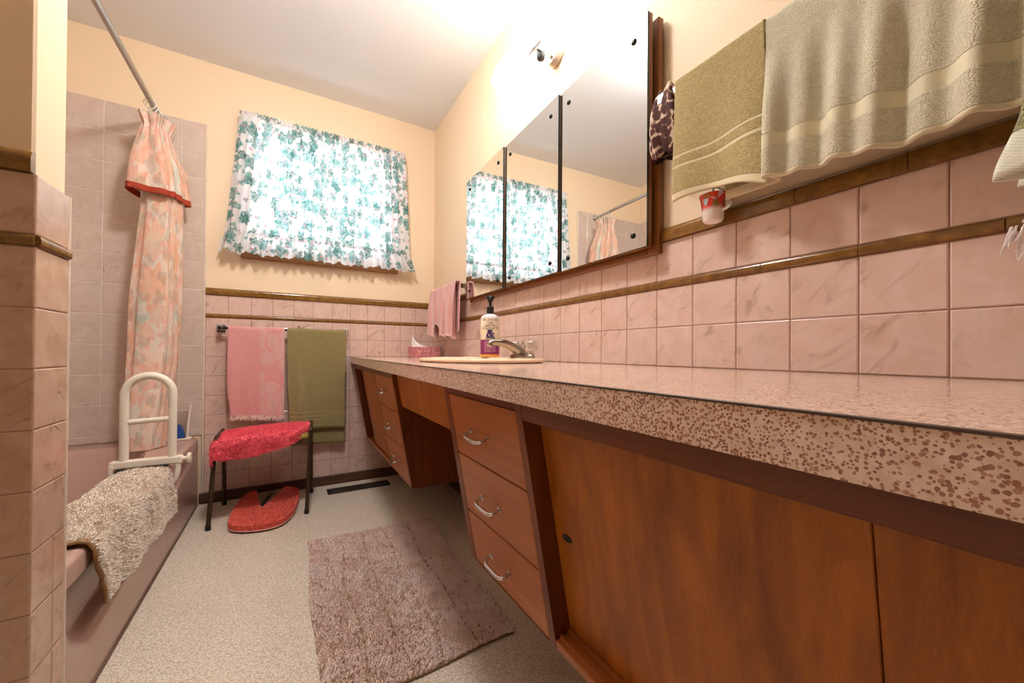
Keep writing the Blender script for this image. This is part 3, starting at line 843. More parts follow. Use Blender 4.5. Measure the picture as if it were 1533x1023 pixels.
# right wall: long bar with two towels
bar('towel_rail', 'brushed steel towel rail high on the right wall', 'y', -2.60, -1.968, .070, .705, mat=m_steel)
m_olive2 = terry('moss hand towel', '#dcc88e', '#ae9458', [(.106, .1115, '#e4d4b0'), (.081, .0865, '#e4d4b0'), (-.01, .018, '#e8d9b6')])
m_cream2 = terry('cream green bath towel', '#f2ecd2', '#d6ccaa', [(.060, .086, '#ded5b6'), (-.01, .008, '#e6dcbc')])
def tri_fold(u, v):
    """hand towel folded in thirds: front face, round the right edge, and a second layer behind"""
    lf = .303 - .0 * u
    s = v * (lf + .06)
    U = u * 1.62
    d = max(0, lf - s)
    open_ = .006 + .030 * sm(.03, .30, d)
    if U <= 1:
        y = -2.026 - .198 * U; o = .083 + .010 * math.sin(U * 8 + 1) * sm(0, .3, d) + .006 * U * d * 3
        y += -.012 * (U) * sm(.1, .3, d) + .018 * (1 - U) * sm(.05, .3, d) * -.0
        lift = .0
    else:
        k = (U - 1) / .62; t = min(1, k * 4)
        y = -2.226 - .012 * math.sin(t * PI) * sm(.0, .2, d) - .008 * sm(.1, .3, d) + .13 * max(0, k - .22)
        o = .086 - open_ * (1 - math.cos(min(1, t) * PI)) / 2; lift = .012 * sm(.15, .3, d)
        o = min(o, .086)
    z = .715 - d + .010 * 0
    if s > lf:
        q = (s - lf) / .06; o = o - .026 * q; z = .715 + .002 * math.sin(q * PI) - .03 * sm(.4, 1, q)
    edge = sm(.2, .3, d)
    z += edge * (lift + .028 * math.exp(-((U - .97) / .10) ** 2) * 0 - .035 * min(U, 1.0) + .0)
    if U <= 1: z += edge * .020 * math.sin(PI * U) * sm(.25, .303, d)
    return (-o, y, z)
o = sheet('hand_towel', 120, 90, tri_fold, m_olive2, None, (-.07, -2.12, .71), .006, lambda u, v: (u * .33, v * .363))
tag(o, 'moss green folded hand towel with two pale stripes on the right wall rail', 'towel', 'towels along the right wall')
hang('bath_towel', 'large pale cream green bath towel filling the right wall rail', 'y', -2.228, -2.575, .070, .706, .325, .30, m_cream2,
     lambda u, d, fr: (-.010 * math.sin(d * 5) * (1 - u), ((.010 * math.sin(u * 17 + 1.2 * math.sin(d * 5)) + .009 * math.sin(u * 41 + d * 4)) * sm(.02, .2, d) + .012 * sm(.05, .3, d)) if fr else 0, (.003 * math.sin(u * 9) - .020 * u) * (d > .1) * sm(.1, .3, d)), nu=150, nv=110, r=.012, thick=.006)
# bunched towels at the frame's right edge
def column(name, label, cx, cy, ztop, zbot, prof, mat, seedv, lobes=7, thick=.004, rx=.45):
    def f(u, v):
        z = zbot + (ztop - zbot) * v; a = 2 * PI * u
        R = prof(z)
        k = 1 + .20 * math.sin(lobes * a + seedv) * (1 - .6 * v) + .07 * math.sin(lobes * 2 * a + 1 + 3 * v)
        return (cx + R * rx * k * math.cos(a), cy + R * k * math.sin(a), z + .006 * math.sin(3 * a + seedv) * (1 - v))
    o = sheet(name, 140, 60, f, mat, None, (cx, cy, ztop), thick, lambda u, v: (u * .5, v * (ztop - zbot)))
    return tag(o, label, 'towel', 'towels along the right wall')
m_olive3 = terry('green towel with white hem', '#cdc694', '#9a9462', [(-.01, .052, '#e6e6d6')], bump=1.3)
column('hand_towel', 'green towel with white hem bunched on the hook at the right frame edge', -.150, -2.640, .80, .252, lambda z: .098 - .065 * sm(.25, .78, z) - .012 * sm(.25, .33, z), m_olive3, .6)
m_whitet = terry('white fringed towel', '#ece0dc', '#c4b0ac')
wt = column('hand_towel', 'white fringed towel end hanging below the green bunched towel', -.060, -2.650, .78, .205, lambda z: .112 - .085 * sm(.17, .37, z), m_whitet, 2.2, 6)
bm = new(); rf = random.Random(5)
for k in range(120):
    a = 2 * PI * k / 120; R = .112 * (1 + .2 * math.sin(6 * a + 2.2))
    x, y = -.06 + R * .45 * math.cos(a), -2.65 + R * math.sin(a); l = rf.uniform(.02, .04)
    tube(bm, [(x, y, .208), (x, y + rf.uniform(0, .006), .205 - l * .5), (x + rf.uniform(-.006, .006), y + rf.uniform(0, .012), .205 - l)], [.0011, .0011, .0005], 5)
obj('fringe', bm, plain('white fringe', '#eee4e2', .9, .1), wt)
hk = thing('wall_hook', 'steel double wall hook beyond the towel rail holding two bunched towels', 'hook', (0, -2.645, .80))
bm = new(); box(bm, -.006, -.0005, -2.665, -2.625, .77, .85, .002); obj('plate', bm, m_steel, hk)
for zz, L in ((.81, .155), (.785, .065)):
    bm = new(); tube(bm, smooth_path([(-.003, -2.645, zz), (-L * .6, -2.645, zz - .012), (-L, -2.645, zz - .008), (-L - .012, -2.645, zz + .014)], 5), .005, 10); obj('prong', bm, m_steel, hk, smooth=True)

# leopard shower cap
m = Mat('leopard print cloth'); o = m.obj()
a = m.vor(o, 55); n2 = m.noise(o, 40, 2)
c = m.ramp(m.math('ADD', a.outputs['Distance'], m.math('MULTIPLY', n2, .25)), (.62, srgb('#4a2c26')), (.70, srgb('#5e3a30')), (.78, srgb('#bda08c')), (.9, srgb('#cdb4a0')))
m.bsdf(c, .8, .2)
def fcap(u, v):
    a = 2 * PI * u; z = .555 + .178 * v
    R = .048 * (math.sin(PI * min(1, .12 + .80 * v)) ** .5)
    k = 1 + .16 * math.sin(5 * a + 3 * v) + .10 * math.sin(11 * a + 7 * v)
    return (-.054 + R * .62 * k * math.cos(a), -1.988 + R * k * math.sin(a) + .012 * (1 - v), z + .006 * math.sin(4 * a))
tag(sheet('shower_bonnet', 60, 30, fcap, m.m, None, (-.054, -1.985, .70), .002), 'brown leopard print shower bonnet hanging at the end of the right wall rail', 'shower cap')
# little flowered cup on the tile ledge
m = Mat('flowered china'); o = m.obj()
z_ = m.n('SeparateXYZ', {0: o}).outputs[2]
top_ = m.step(z_, .020, .034)
fl = m.vor(o, 85)
fc = m.ramp(m.n('SeparateXYZ', {0: fl.outputs['Color']}).outputs[0], (0, srgb('#c8322a')), (.5, srgb('#d8482e')), (.62, srgb('#5a7a3c')), (.8, srgb('#b8c8cc')), (1, srgb('#d43a30')))
c = m.mix(top_, srgb('#f2e6dc'), fc); m.bsdf(c, .15, .5)
CX, CY, CZ0 = -.046, -2.100, .349
cup = thing('china_cup', 'small white cup with red flowers hanging beneath the moss hand towel', 'cup', (CX, CY, CZ0))
bm = new(); lathe(bm, (CX, CY, CZ0), [(0, 0), (.019, 0), (.022, .004), (.024, .03), (.0275, .056), (.030, .062), (.028, .063), (.0255, .056), (.022, .03), (.019, .006), (0, .005)], 32); obj('bowl', bm, m.m, cup, smooth=True)
bm = new(); tube(bm, smooth_path([(CX, CY - .026, CZ0 + .054), (CX, CY - .040, CZ0 + .052), (CX, CY - .044, CZ0 + .038), (CX, CY - .034, CZ0 + .024), (CX, CY - .022, CZ0 + .022)], 5), .0032, 8); obj('handle', bm, m.m, cup, smooth=True)
bm = new(); tube(bm, smooth_path([(-.0005, CY, CZ0 + .085), (-.03, CY, CZ0 + .085), (-.045, CY, CZ0 + .078), (CX, CY, CZ0 + .05), (CX, CY, CZ0 + .006)], 4), .0022, 8); obj('hook', bm, m_steel, cup, smooth=True)

# pink striped towel in the corner
bar('towel_rail', 'thin towel rail in the corner left of the mirror cabinet', 'y', -.640, -.21, .055, .425, flat=False, posts=(-.24, -.60))
def pstripe(m, u, c):
    w = m.n('TexWave', {'Vector': u, 'Scale': 9.0, 'Distortion': .6}, bands_direction='X').outputs[1]
    return m.mix(m.math('MULTIPLY', m.step(w, .5, .9), .5), c, srgb('#f6dcd4'))
m_pinks = terry('rose towel', '#f8c2ba', '#e4a29c', [(-.01, .015, '#eec4bc')], pstripe)
hang('hand_towel', 'pleated pink striped hand towel in the corner by the tissue box', 'y', -.225, -.655, .058, .430, .29, .26, m_pinks,
     lambda u, d, fr: (.012 * math.sin(u * 20 + d * 3) * min(1, d * 4), (.045 * (abs(math.sin(u * 13.5 + .5 + .5 * math.sin(d * 7))) ** .7 - .45) * min(1, .45 + d * 5) * (1 if fr else .2) + .020), -.022 * u * min(1, d * 5) + (.075 * math.exp(-((u - .34) / .06) ** 2) * sm(.1, .29, d) if fr else 0) + .008 * math.sin(u * 27) * min(1, d * 4)), nu=110, r=.012, thick=.006)
# ------------------------------------------------------------------ bathtub
m_tub = plain('dusty rose enamel', '#bb978a', .2, .5, var=.015)
m_tub_s = m_tub
RZ = -.442
bm = new(); SEG = 96; rings = []
ox0, ox1, oy0, oy1 = -2.086, -1.345, -1.519, -.002
def rect_ring(inset, z):
    out = []
    x0, x1, y0, y1 = ox0 + inset, ox1 - inset, oy0 + inset, oy1 - inset
    for k in range(SEG):
        a = 2 * PI * (k + .5) / SEG
        c, s = math.cos(a), math.sin(a); m_ = max(abs(c), abs(s))
        out.append(((x0 + x1) / 2 + c / m_ * (x1 - x0) / 2, (y0 + y1) / 2 + s / m_ * (y1 - y0) / 2, z))
    return out
def sup_ring(x0, x1, y0, y1, z, p=3.2):
    out = []
    for k in range(SEG):
        a = 2 * PI * (k + .5) / SEG
        c, s = math.cos(a), math.sin(a)
        # same direction as the rectangle ring, superellipse radius
        m_ = max(abs(c), abs(s)); cc, ss = c / m_, s / m_
        q = (abs(cc) ** p + abs(ss) ** p) ** (-1 / p)
        out.append(((x0 + x1) / 2 + cc * q * (x1 - x0) / 2, (y0 + y1) / 2 + ss * q * (y1 - y0) / 2, z))
    return out
prof = [rect_ring(0, RZ - .052), rect_ring(0, RZ - .010), rect_ring(.003, RZ - .004), rect_ring(.009, RZ), rect_ring(.03, RZ + .001)]
prof += [sup_ring(-2.02, -1.462, -1.43, -.115, RZ + .001), sup_ring(-2.015, -1.470, -1.422, -.122, RZ - .006), sup_ring(-2.005, -1.482, -1.41, -.14, RZ - .03),
         sup_ring(-1.98, -1.505, -1.38, -.19, RZ - .17, 2.8), sup_ring(-1.95, -1.53, -1.34, -.25, RZ - .30, 2.6), sup_ring(-1.91, -1.57, -1.28, -.33, RZ - .335, 2.5), sup_ring(-1.80, -1.68, -.9, -.7, RZ - .345, 2.2)]
for r in prof: rings.append([bm.verts.new(p) for p in r])
for A, B in zip(rings, rings[1:]):
    for k in range(SEG): bm.faces.new((A[k], A[(k + 1) % SEG], B[(k + 1) % SEG], B[k]))
bm.faces.new(rings[-1])
tub = tag(obj('bathtub', bm, m_tub, None, origin=(-1.7, -.76, FZ), smooth=True), 'dusty rose bathtub with sculpted front apron along the left wall', 'bathtub')
bm = new(); NU, NV = 120, 40
def apron(u, v):
    y = -1.519 + 1.517 * u; z = FZ + (RZ - .048 - FZ) * v
    zb = -.675 + .126 * (y + 1.30)
    if y < -1.30:
        q = min(1, (-1.30 - y) / .135); zb = -.50 - .175 * math.sqrt(max(0, 1 - q * q))
    inn = sm(-.030, .030, z - zb) * sm(-.03, .02, y + 1.425) * (1 - sm(-.10, -.03, y))
    rec = .034 * inn
    return (-1.352 - rec, y, z)
g = [[bm.verts.new(apron(i / NU, j / NV)) for j in range(NV + 1)] for i in range(NU + 1)]
for i in range(NU):
    for j in range(NV): bm.faces.new((g[i][j], g[i + 1][j], g[i + 1][j + 1], g[i][j + 1]))
bm2 = new()
obj('apron', bm, m_tub, tub, smooth='all'); bm2.free()
obj('floor_seal', bx(-1.356, -1.346, -1.519, -.014, FZ + .0004, FZ + .004), plain('dark seal', '#6a5546', .7), tub)

# tub grab rail
GY = -.625
m_rail = plain('ivory plastic', '#ece2d0', .3, .5, var=.015)
rail = thing('grab_rail', 'white tubular grab rail clamped onto the bathtub rim', 'grab rail', (-1.405, GY, RZ))
bm = new()
GX0, GX1, GR = -1.482, -1.335, .0735
cx = (GX0 + GX1) / 2
pts = [(GX0, GY, RZ + .02), (GX0, GY, -.25)] + arc((cx, GY, -.142), GR, PI, 0, 18, X_, Z_) + [(GX1, GY, -.25), (GX1, GY, RZ + .02)]
tube(bm, pts, .0148, 16); obj('hoop', bm, m_rail, rail, smooth=True)
bm = new(); tube(bm, [(GX0, GY, -.252), (GX1, GY, -.245)], .0105, 14); obj('crossbar', bm, m_rail, rail, smooth=True)
obj('clamp_bar', bx(-1.522, -1.300, GY - .017, GY + .017, RZ + .011, RZ + .042, .006), m_rail, rail)
bm = new(); box(bm, -1.522, -1.508, GY - .02, GY + .02, RZ - .07, RZ + .03, .004); obj('inner_pad', bm, m_rail, rail)
bm = new(); tube(bm, smooth_path([(-1.318, GY - .004, RZ + .030), (-1.316, GY - .004, RZ - .01), (-1.322, GY - .004, RZ - .045), (-1.334, GY - .004, RZ - .062), (-1.345, GY - .004, RZ - .050)], 6), .011, 12); obj('outer_hook', bm, m_rail, rail, smooth=True)
bm = new(); lathe(bm, (-1.300, GY, RZ + .028), [(.008, -.002), (.008, .014), (.021, .015), (.022, .021), (.021, .026), (0, .027)], 12, axis='x')
obj('tightening_knob', bm, m_rail, rail, smooth=True)
bm = new(); box(bm, -1.50, -1.345, GY - .03, GY + .03, RZ + .0015, RZ + .0105, .002); obj('saddle', bm, m_black, rail, label='dark rubber saddle')

# shaggy mat over the rim
m_shag = Mat('shaggy cotton'); o = m_shag.obj()
c = m_shag.ramp(m_shag.noise(o, 60, 3), (.3, srgb('#ecdac8')), (.7, srgb('#fbf0e4')))
m_shag.bsdf(c, .95, .05, **{'Sheen Weight': .3}); m_shag = m_shag.m
m_binding = plain('mat binding', '#b08e6c', .9, .1)
def rim_path(s, v):
    """s metres along a line from inside the tub, over the rim, down the outside; v 0 = near end, 1 = far end"""
    pts = [(-1.508, RZ - .10), (-1.494, RZ - .02), (-1.482, RZ + .008), (-1.465, RZ + .012), (-1.36, RZ + .012), (-1.342, RZ + .006), (-1.334, RZ - .012), (-1.333, RZ - .06 ), (-1.3325, -.612)]
    d = [0]
    for a, b in zip(pts, pts[1:]): d.append(d[-1] + math.dist(a, b))
    t = s * d[-1]
    for i in range(len(pts) - 1):
        if t <= d[i + 1] + 1e-9:
            k = (t - d[i]) / (d[i + 1] - d[i]); return (pts[i][0] + (pts[i + 1][0] - pts[i][0]) * k, pts[i][1] + (pts[i + 1][1] - pts[i][1]) * k)
def fmat(u, v):
    x, z = rim_path(u, v)
    low_ = sm(.62, 1, u)
    y0 = -1.350 + .050 * low_; y1 = -.672 + .050 * low_
    y = y0 + (y1 - y0) * v
    z -= .020 * low_ * v
    b = .006 * fbm(u * 9, v * 14) + .004 * math.sin(v * 17 + u * 3)
    return (x + (.5 + .5 * sm(.5, .7, u)) * b * sm(.55, .7, u) + .006 * low_, y, z + b * (1 - sm(.55, .7, u)))
mat_ = tag(sheet('bath_mat', 50, 60, fmat, m_binding, None, (-1.40, -1.0, RZ), .006), 'shaggy beige bath mat draped over the bathtub rim', 'bath mat')
rt = random.Random(11); spots = []
for k in range(22000):
    u, v = rt.random(), rt.random()
    p = Vector(fmat(u, v)); a = Vector(fmat(min(1, u + .01), v)) - Vector(fmat(max(0, u - .01), v)); b = Vector(fmat(u, min(1, v + .01))) - Vector(fmat(u, max(0, v - .01)))
    n = a.cross(b).normalized()
    if n.dot(Vector((.6, 0, .8))) < 0 and u > .15: n = -n
    elif u <= .15 and n.x > 0: n = -n
    spots.append((p + n * .003, n))
bm = new(); tufts(bm, spots, .008, .0017, 1.1, rt); o = obj('pile', bm, m_shag, mat_, kind='stuff')
bm = new(); tube(bm, [Vector(fmat(i / 60, 0)) + Vector((0, -.002, 0)) for i in range(61)], .0042, 8); obj('bound_edge', bm, plain('brown bound edge', '#9a7650', .9, .1), mat_, smooth=True)

# soap rack at the back corner of the tub
rk = thing('soap_rack', 'small white rack on the back corner ledge of the bathtub', 'rack', (-1.42, -.07, RZ))
m_rack = plain('rack plastic', '#e6d8c8', .35)
obj('tray', bx(-1.474, -1.372, -.098, -.040, RZ + .0015, RZ + .012, .003, 1), m_rack, rk)
for x in (-1.470, -1.386):
    bm = new(); tube(bm, [(x, -.085, RZ + .01), (x + .003, -.070, RZ + .10), (x + .008, -.055, RZ + .185)], [.0065, .0055, .005], 10); obj('upright', bm, m_rack, rk, smooth=True)
obj('back_plate', bx(-1.466, -1.388, -.046, -.041, RZ + .012, RZ + .15, .002, 1), plain('rack back', '#b09c8c', .4), rk)
bm = new(); prism(bm, [(-1.462, RZ + .0125), (-1.396, RZ + .0125), (-1.404, RZ + .05), (-1.418, RZ + .085), (-1.436, RZ + .080), (-1.452, RZ + .045)], 'y', -.082, -.058)
bmesh.ops.bevel(bm, geom=list(bm.edges), offset=.004, segments=2, affect='EDGES')
tag(obj('sponge', bm, plain('blue sponge', '#23509c', .7), None, origin=(-1.43, -.07, RZ + .012), smooth=True), 'blue wedge-shaped sponge standing in the white rack', 'sponge')

# ------------------------------------------------------------------ shower rod and curtain
RX, RZD = -1.525, 1.26
rod = thing('shower_rod', 'chrome shower curtain rod above the bathtub', 'curtain rod', (RX, -.76, RZD))
bm = new(); tube(bm, [(RX, -.004, RZD), (RX, -1.521, RZD)], .0125, 20); obj('tube', bm, m_steel, rod, smooth=True)
for y, s in ((-.0008, -1), (-1.5242, 1)):
    bm = new(); lathe(bm, (RX, y, RZD), [(0, 0), (.03, 0), (.03, s * .004), (.018, s * .010), (.018, s * .018), (0, s * .018)], 24, axis='y'); obj('flange', bm, m_chrome, rod, smooth=True)
def curtain_cloth(name, alpha_seed):
    m = Mat(name); u = m.uv()
    v = m.mapping(u, loc=(alpha_seed, alpha_seed * 2, 0))
    base = m.ramp(m.noise(v, 5, 3, .5, .5), (.28, srgb('#c8ccbe')), (.42, srgb('#ece2d4')), (.55, srgb('#f4e0d0')), (.70, srgb('#f0c4aa')))
    wv = m.vm('ADD', v, m.n('VectorMath', {0: m.n('TexNoise', {'Vector': v, 'Scale': 14.0, 'Detail': 3.0}).outputs[1], 'Scale': .05}, operation='SCALE').outputs[0])
    for sc2, si, sd in ((4.2, .14, .4), (6.0, .09, 4.1)):
        k, e, r = leaf_mask(m, wv, sc2, si, 6, .85, sd)
        fill = m.math('MULTIPLY', k, m.math('MULTIPLY_ADD', m.noise(v, 26, 3, .6),   .62, .0))
        edge = m.math('MULTIPLY', k, m.math('MULTIPLY', m.step(e, .35, .95), .35))
        fcol = m.mix(r, srgb('#f0b48c'), srgb('#eeb0a0'))
        base = m.mix(m.math('MINIMUM', m.math('ADD', fill, edge), .85), base, fcol)
        base = m.mix(m.math('MULTIPLY', m.math('MULTIPLY', k, m.step(e, .5, .1)), .5), base, srgb('#f2dcb0'))
    k2, e2, r2 = leaf_mask(m, v, 9, .05, 3, .6, 2.7)
    c = m.mix(m.math('MULTIPLY', m.math('MULTIPLY', k2, .45), m.noise(v, 30, 2)), base, srgb('#7c9480'))
    d = m.n('BsdfDiffuse', {0: c}); t = m.n('BsdfTranslucent', {0: c}); mx = m.n('MixShader', {0: .25, 1: d.outputs[0], 2: t.outputs[0]})
    return m, c, mx
m, c, mx = curtain_cloth('floral shower curtain', .0); m.surf(mx.outputs[0]); m_sc = m.m
m, c, mx = curtain_cloth('floral valance', 3.0)
sep = m.n('SeparateXYZ', {0: m.uv()})
c2 = m.mix(m.math('LESS_THAN', sep.outputs[1], .030), c, srgb('#b8503c'))
for nd in (n for n in m.t.nodes if n.bl_idname in ('ShaderNodeBsdfDiffuse', 'ShaderNodeBsdfTranslucent')): m.put(nd.inputs[0], c2)
m.surf(mx.outputs[0]); m_val = m.m
cur = thing('shower_curtain', 'peach floral shower curtain with red-trimmed valance gathered at the back wall', 'shower curtain', (RX, -.12, RZD))
def tri(t):
    t = t % 2
    x = t if t < 1 else 2 - t
    return .5 - .5 * math.cos(PI * (.15 * x + .85 * (x * x * (3 - 2 * x))))
def lerpz(z, tab):
    for (z0, a), (z1, b) in zip(tab, tab[1:]):
        if z <= z1: return a + (b - a) * max(0, (z - z0) / (z1 - z0))
    return tab[-1][1]
XL = [(-.62, -1.585), (-.45, -1.600), (-.05, -1.612), (.27, -1.612), (.76, -1.575), (1.0, -1.560), (1.2, -1.540)]
XR = [(-.62, -1.450), (-.45, -1.448), (-.05, -1.418), (.27, -1.408), (.76, -1.412), (1.0, -1.430), (1.2, -1.480)]
PLAN = smooth_path([(.30, .70, 0), (.02, .55, 0), (.18, .38, 0), (.06, .20, 0), (.20, .14, 0), (.26, .02, 0), (.50, -.02, 0), (.74, .02, 0), (.79, .12, 0), (.80, .22, 0), (.88, .28, 0), (.90, .40, 0), (.97, .46, 0), (1.0, .62, 0), (.90, .84, 0), (.55, .98, 0)], 12)
VPLAN = smooth_path([(.10, .70, 0), (.0, .30, 0), (.02, .06, 0), (.20, .0, 0), (.40, .05, 0), (.62, .0, 0), (.70, .10, 0), (.71, .22, 0), (.79, .28, 0), (.80, .40, 0), (.88, .46, 0), (.89, .58, 0), (.97, .64, 0), (1.0, .76, 0), (.85, .95, 0)], 12)
def on_plan(PL, u):
    t = u * (len(PL) - 1); i = min(int(t), len(PL) - 2); k = t - i
    q = PL[i] * (1 - k) + PL[i + 1] * k
    return q.x, q.y
def fcur(u, v):
    z = -.437 + 1.617 * v
    xf, yf = on_plan(PLAN, u)
    a, b = lerpz(z, XL), lerpz(z, XR)
    return (a + (b - a) * xf + .004 * math.sin(v * 7 + u * 11), -.195 + .150 * yf - .085 * (1 - sm(0, .35, v)), z)
sheet('cloth', 160, 60, fcur, m_sc, cur, uvf=lambda u, v: (u * 1.5, v * 1.8))
VL = [(.80, -1.604), (.95, -1.592), (1.08, -1.560), (1.13, -1.545), (1.19, -1.575)]
VR = [(.80, -1.380), (.95, -1.398), (1.08, -1.45), (1.13, -1.468), (1.19, -1.445)]
def fval(u, v):
    z = .798 + .395 * v
    xf, yf = on_plan(VPLAN, u)
    a, b = lerpz(z, VL), lerpz(z, VR)
    g_ = sm(.5, .9, v)
    return (a + (b - a) * xf + .005 * math.sin(u * 80) * g_, -.240 + .200 * yf * (1 - .25 * g_) - .007 * math.sin(u * 66) * g_ + .02 * g_, z + .006 * math.sin(u * 13) * (1 - v) + .006 * math.sin(u * 75) * sm(.93, 1, v))
sheet('valance', 150, 40, fval, m_val, cur, uvf=lambda u, v: (u * 1.1, v * .395), thick=.0015)
for y in (-.045, -.085, -.125, -.165, -.195):
    bm = new(); tube(bm, [(RX + .023 * math.cos(t), y + .004 * math.sin(t), RZD - .016 + .030 * math.sin(t)) for t in [2 * PI * k / 20 for k in range(20)]], .0018, 6, closed=True)
    obj('ring', bm, m_white, cur, smooth=True)
    bm = new(); tube(bm, [(RX, y, RZD - .045), (RX + .004, y, RZD - .07), (RX, y, RZD - .10)], .0016, 6); obj('hook', bm, m_chrome, cur, smooth=True)

# ------------------------------------------------------------------ window curtain
m = Mat('leaf print curtain'); u = m.uv()
base = srgb('#f2f0f2')
c = base; cols = ((10, .043, 5, .58, 0, '#2f7f74'), (14, .031, 5, .52, 5.1, '#1f6a62'), (20, .015, 3, .45, 9.7, '#3c8f88'), (23, .011, 5, .28, 3.3, '#c79aa8'))
for sc1, si, lo, ke, sd, hx in cols:
    k, e, r = leaf_mask(m, u, sc1, si, lo, ke, sd)
    tone = m.mix(r, srgb(hx), srgb('#7fb4b4' if hx != '#c79aa8' else '#d8b4c0'))
    vein = m.math('MULTIPLY_ADD', m.math('SINE', m.math('MULTIPLY', e, 9.0)), .2, .75)
    c = m.mix(m.math('MULTIPLY', k, vein), c, tone)
d = m.n('BsdfDiffuse', {0: c}); t = m.n('BsdfTranslucent', {0: c}); mx = m.n('MixShader', {0: .45, 1: d.outputs[0], 2: t.outputs[0]})
tr = m.n('BsdfTransparent', {0: (1, 1, 1, 1)}); m2 = m.n('MixShader', {0: .05, 1: mx.outputs[0], 2: tr.outputs[0]}); m.surf(m2.outputs[0]); m_leaf = m.m
CL = [(.57, -1.272), (.72, -1.236), (1.0, -1.210), (1.38, -1.178)]
CR = [(.57, -.150), (.72, -.186), (1.0, -.200), (1.38, -.222)]
wc = thing('window_curtain', 'white window curtain printed with green ivy leaves', 'curtain', (-.70, -.05, 1.37))
def fold_y(u, v, ruf):
    ph = 2 * PI * 23 * u + 2.2 * fbm(u * 9, 3.1) + .8 * fbm(u * 5, v * 2)
    A = .010 + .008 * fbm(u * 14, 7.7)
    if ruf: A = .012 + .010 * (1 - v)
    return A * math.sin(ph) + (.008 * math.sin(ph * 2.3 + 1) * (1 - v) if ruf else 0)
def fwin(u, v):
    z = .695 + (1.385 - .695) * v
    a, b = lerpz(z, CL), lerpz(z, CR)
    y = -.062 + fold_y(u, v, False) * (1 - .45 * sm(.9, .97, v))
    wrap = .030 * (max(0, 1 - u / .025) ** 2 + max(0, 1 - (1 - u) / .025) ** 2)
    return (a + (b - a) * u + .003 * math.sin(u * 160), y + wrap, z + .004 * fbm(u * 30, 1) * (v > .97))
sheet('panel', 420, 40, fwin, m_leaf, wc, uvf=lambda u, v: (u * 1.55, v * .70 + .14))
def fruf(u, v):
    z = .585 + (.715 - .585) * v
    a, b = lerpz(z, CL), lerpz(z, CR)
    y = -.066 - .022 * (1 - v) + fold_y(u, v, True) 
    wrap = .045 * (max(0, 1 - u / .03) ** 2 + max(0, 1 - (1 - u) / .03) ** 2)
    return (a + (b - a) * u + .004 * math.sin(u * 190) * (1 - v), y + wrap, z + (.012 * fbm(u * 12, 5) + .006 * math.sin(u * 60)) * (1 - v))
sheet('ruffle', 420, 14, fruf, m_leaf, wc, uvf=lambda u, v: (u * 1.55 + .3, v * .14))
def fhead(u, v):
    z = 1.372 + .030 * v
    a, b = lerpz(1.38, CL), lerpz(1.38, CR)
    return (a + (b - a) * u, -.062 + .009 * math.sin(u * 330 + 3 * fbm(u * 20, 2)) * (.4 + .6 * v) + .012 * (max(0, 1 - u / .02) + max(0, 1 - (1 - u) / .02)), z + .004 * fbm(u * 60, 4) * v)
sheet('heading', 420, 4, fhead, m_leaf, wc, uvf=lambda u, v: (u * 1.55, .84 + v * .03))
bm = new(); tube(bm, smooth_path([(-1.150, -.012, 1.368), (-1.150, -.040, 1.368), (-1.140, -.052, 1.368), (-.70, -.052, 1.368), (-.262, -.052, 1.368), (-.252, -.040, 1.368), (-.252, -.012, 1.368)], 6), .005, 8); obj('rod', bm, m_white, wc, smooth=True)

# ------------------------------------------------------------------ stool with red cover
st = thing('stool', 'low bronze-legged metal stool by the back wall', 'stool', (-1.02, -.24, FZ))
LEG = {'fl': ((-1.246, -.402), (-1.222, -.395, -.402)), 'bl': ((-1.222, -.075), (-1.226, -.112, -.408)), 'fr': ((-.829, -.412), (-.812, -.398, -.392)), 'br': ((-.792, -.098), (-.797, -.114, -.396))}
for k, (ft, tp) in LEG.items():
    bm = new(); f3 = Vector((ft[0], ft[1], FZ + .012)); t3 = Vector(tp)
    tube(bm, [f3, t3], .0095, 12); lg = obj('leg', bm, m_bronze, st, smooth=True)
    bm = new(); lathe(bm, (ft[0], ft[1], FZ), [(0, .0005), (.0115, .0005), (.012, .004), (.0115, .024), (.0, .025)], 14); obj('rubber_foot', bm, m_black, lg, smooth=True)
for a, b in (('fl', 'bl'), ('fr', 'br')):
    A, B = Vector(LEG[a][1]), Vector(LEG[b][1]); bm = new()
    up = Vector((0, 0, .014))
    tube(bm, smooth_path([A, A + up * .8 + (B - A) * .05, A + up + (B - A) * .15, B + up + (A - B) * .15, B + up * .8 + (A - B) * .05, B], 5), .0095, 12); obj('side_rail', bm, m_bronze, st, smooth=True)
for y, z in ((-.375, -.448), (-.135, -.450)):
    bm = new(); tube(bm, [(-1.226, y, z - .004), (-.806, y, z + .006)], .006, 8); obj('cross_rail', bm, m_bronze, st, smooth=True)
bm = new(); v = hexa(bm, [(-1.214, -.386, -.444), (-.816, -.386, -.434), (-.816, -.120, -.434), (-1.214, -.120, -.444), (-1.214, -.386, -.418), (-.816, -.386, -.402), (-.816, -.120, -.404), (-1.214, -.120, -.418)])
bmesh.ops.bevel(bm, geom=list(bm.edges), offset=.010, segments=3, affect='EDGES')
obj('seat_pad', bm, plain('mustard vinyl', '#a8934a', .5), st, smooth=True, label='mustard yellow seat pad')
m = Mat('red plush'); o = m.obj()
c = m.ramp(m.noise(o, 90, 4, .6), (.3, srgb('#e04258')), (.55, srgb('#fa6c7a')), (.78, srgb('#ff949a')))
m.bsdf(c, .85, .1, normal=m.bump(m.noise(o, 220, 3), .5, .004), **{'Sheen Weight': .5, 'Sheen Tint': srgb('#ff9a9a')}); m_red = m.m
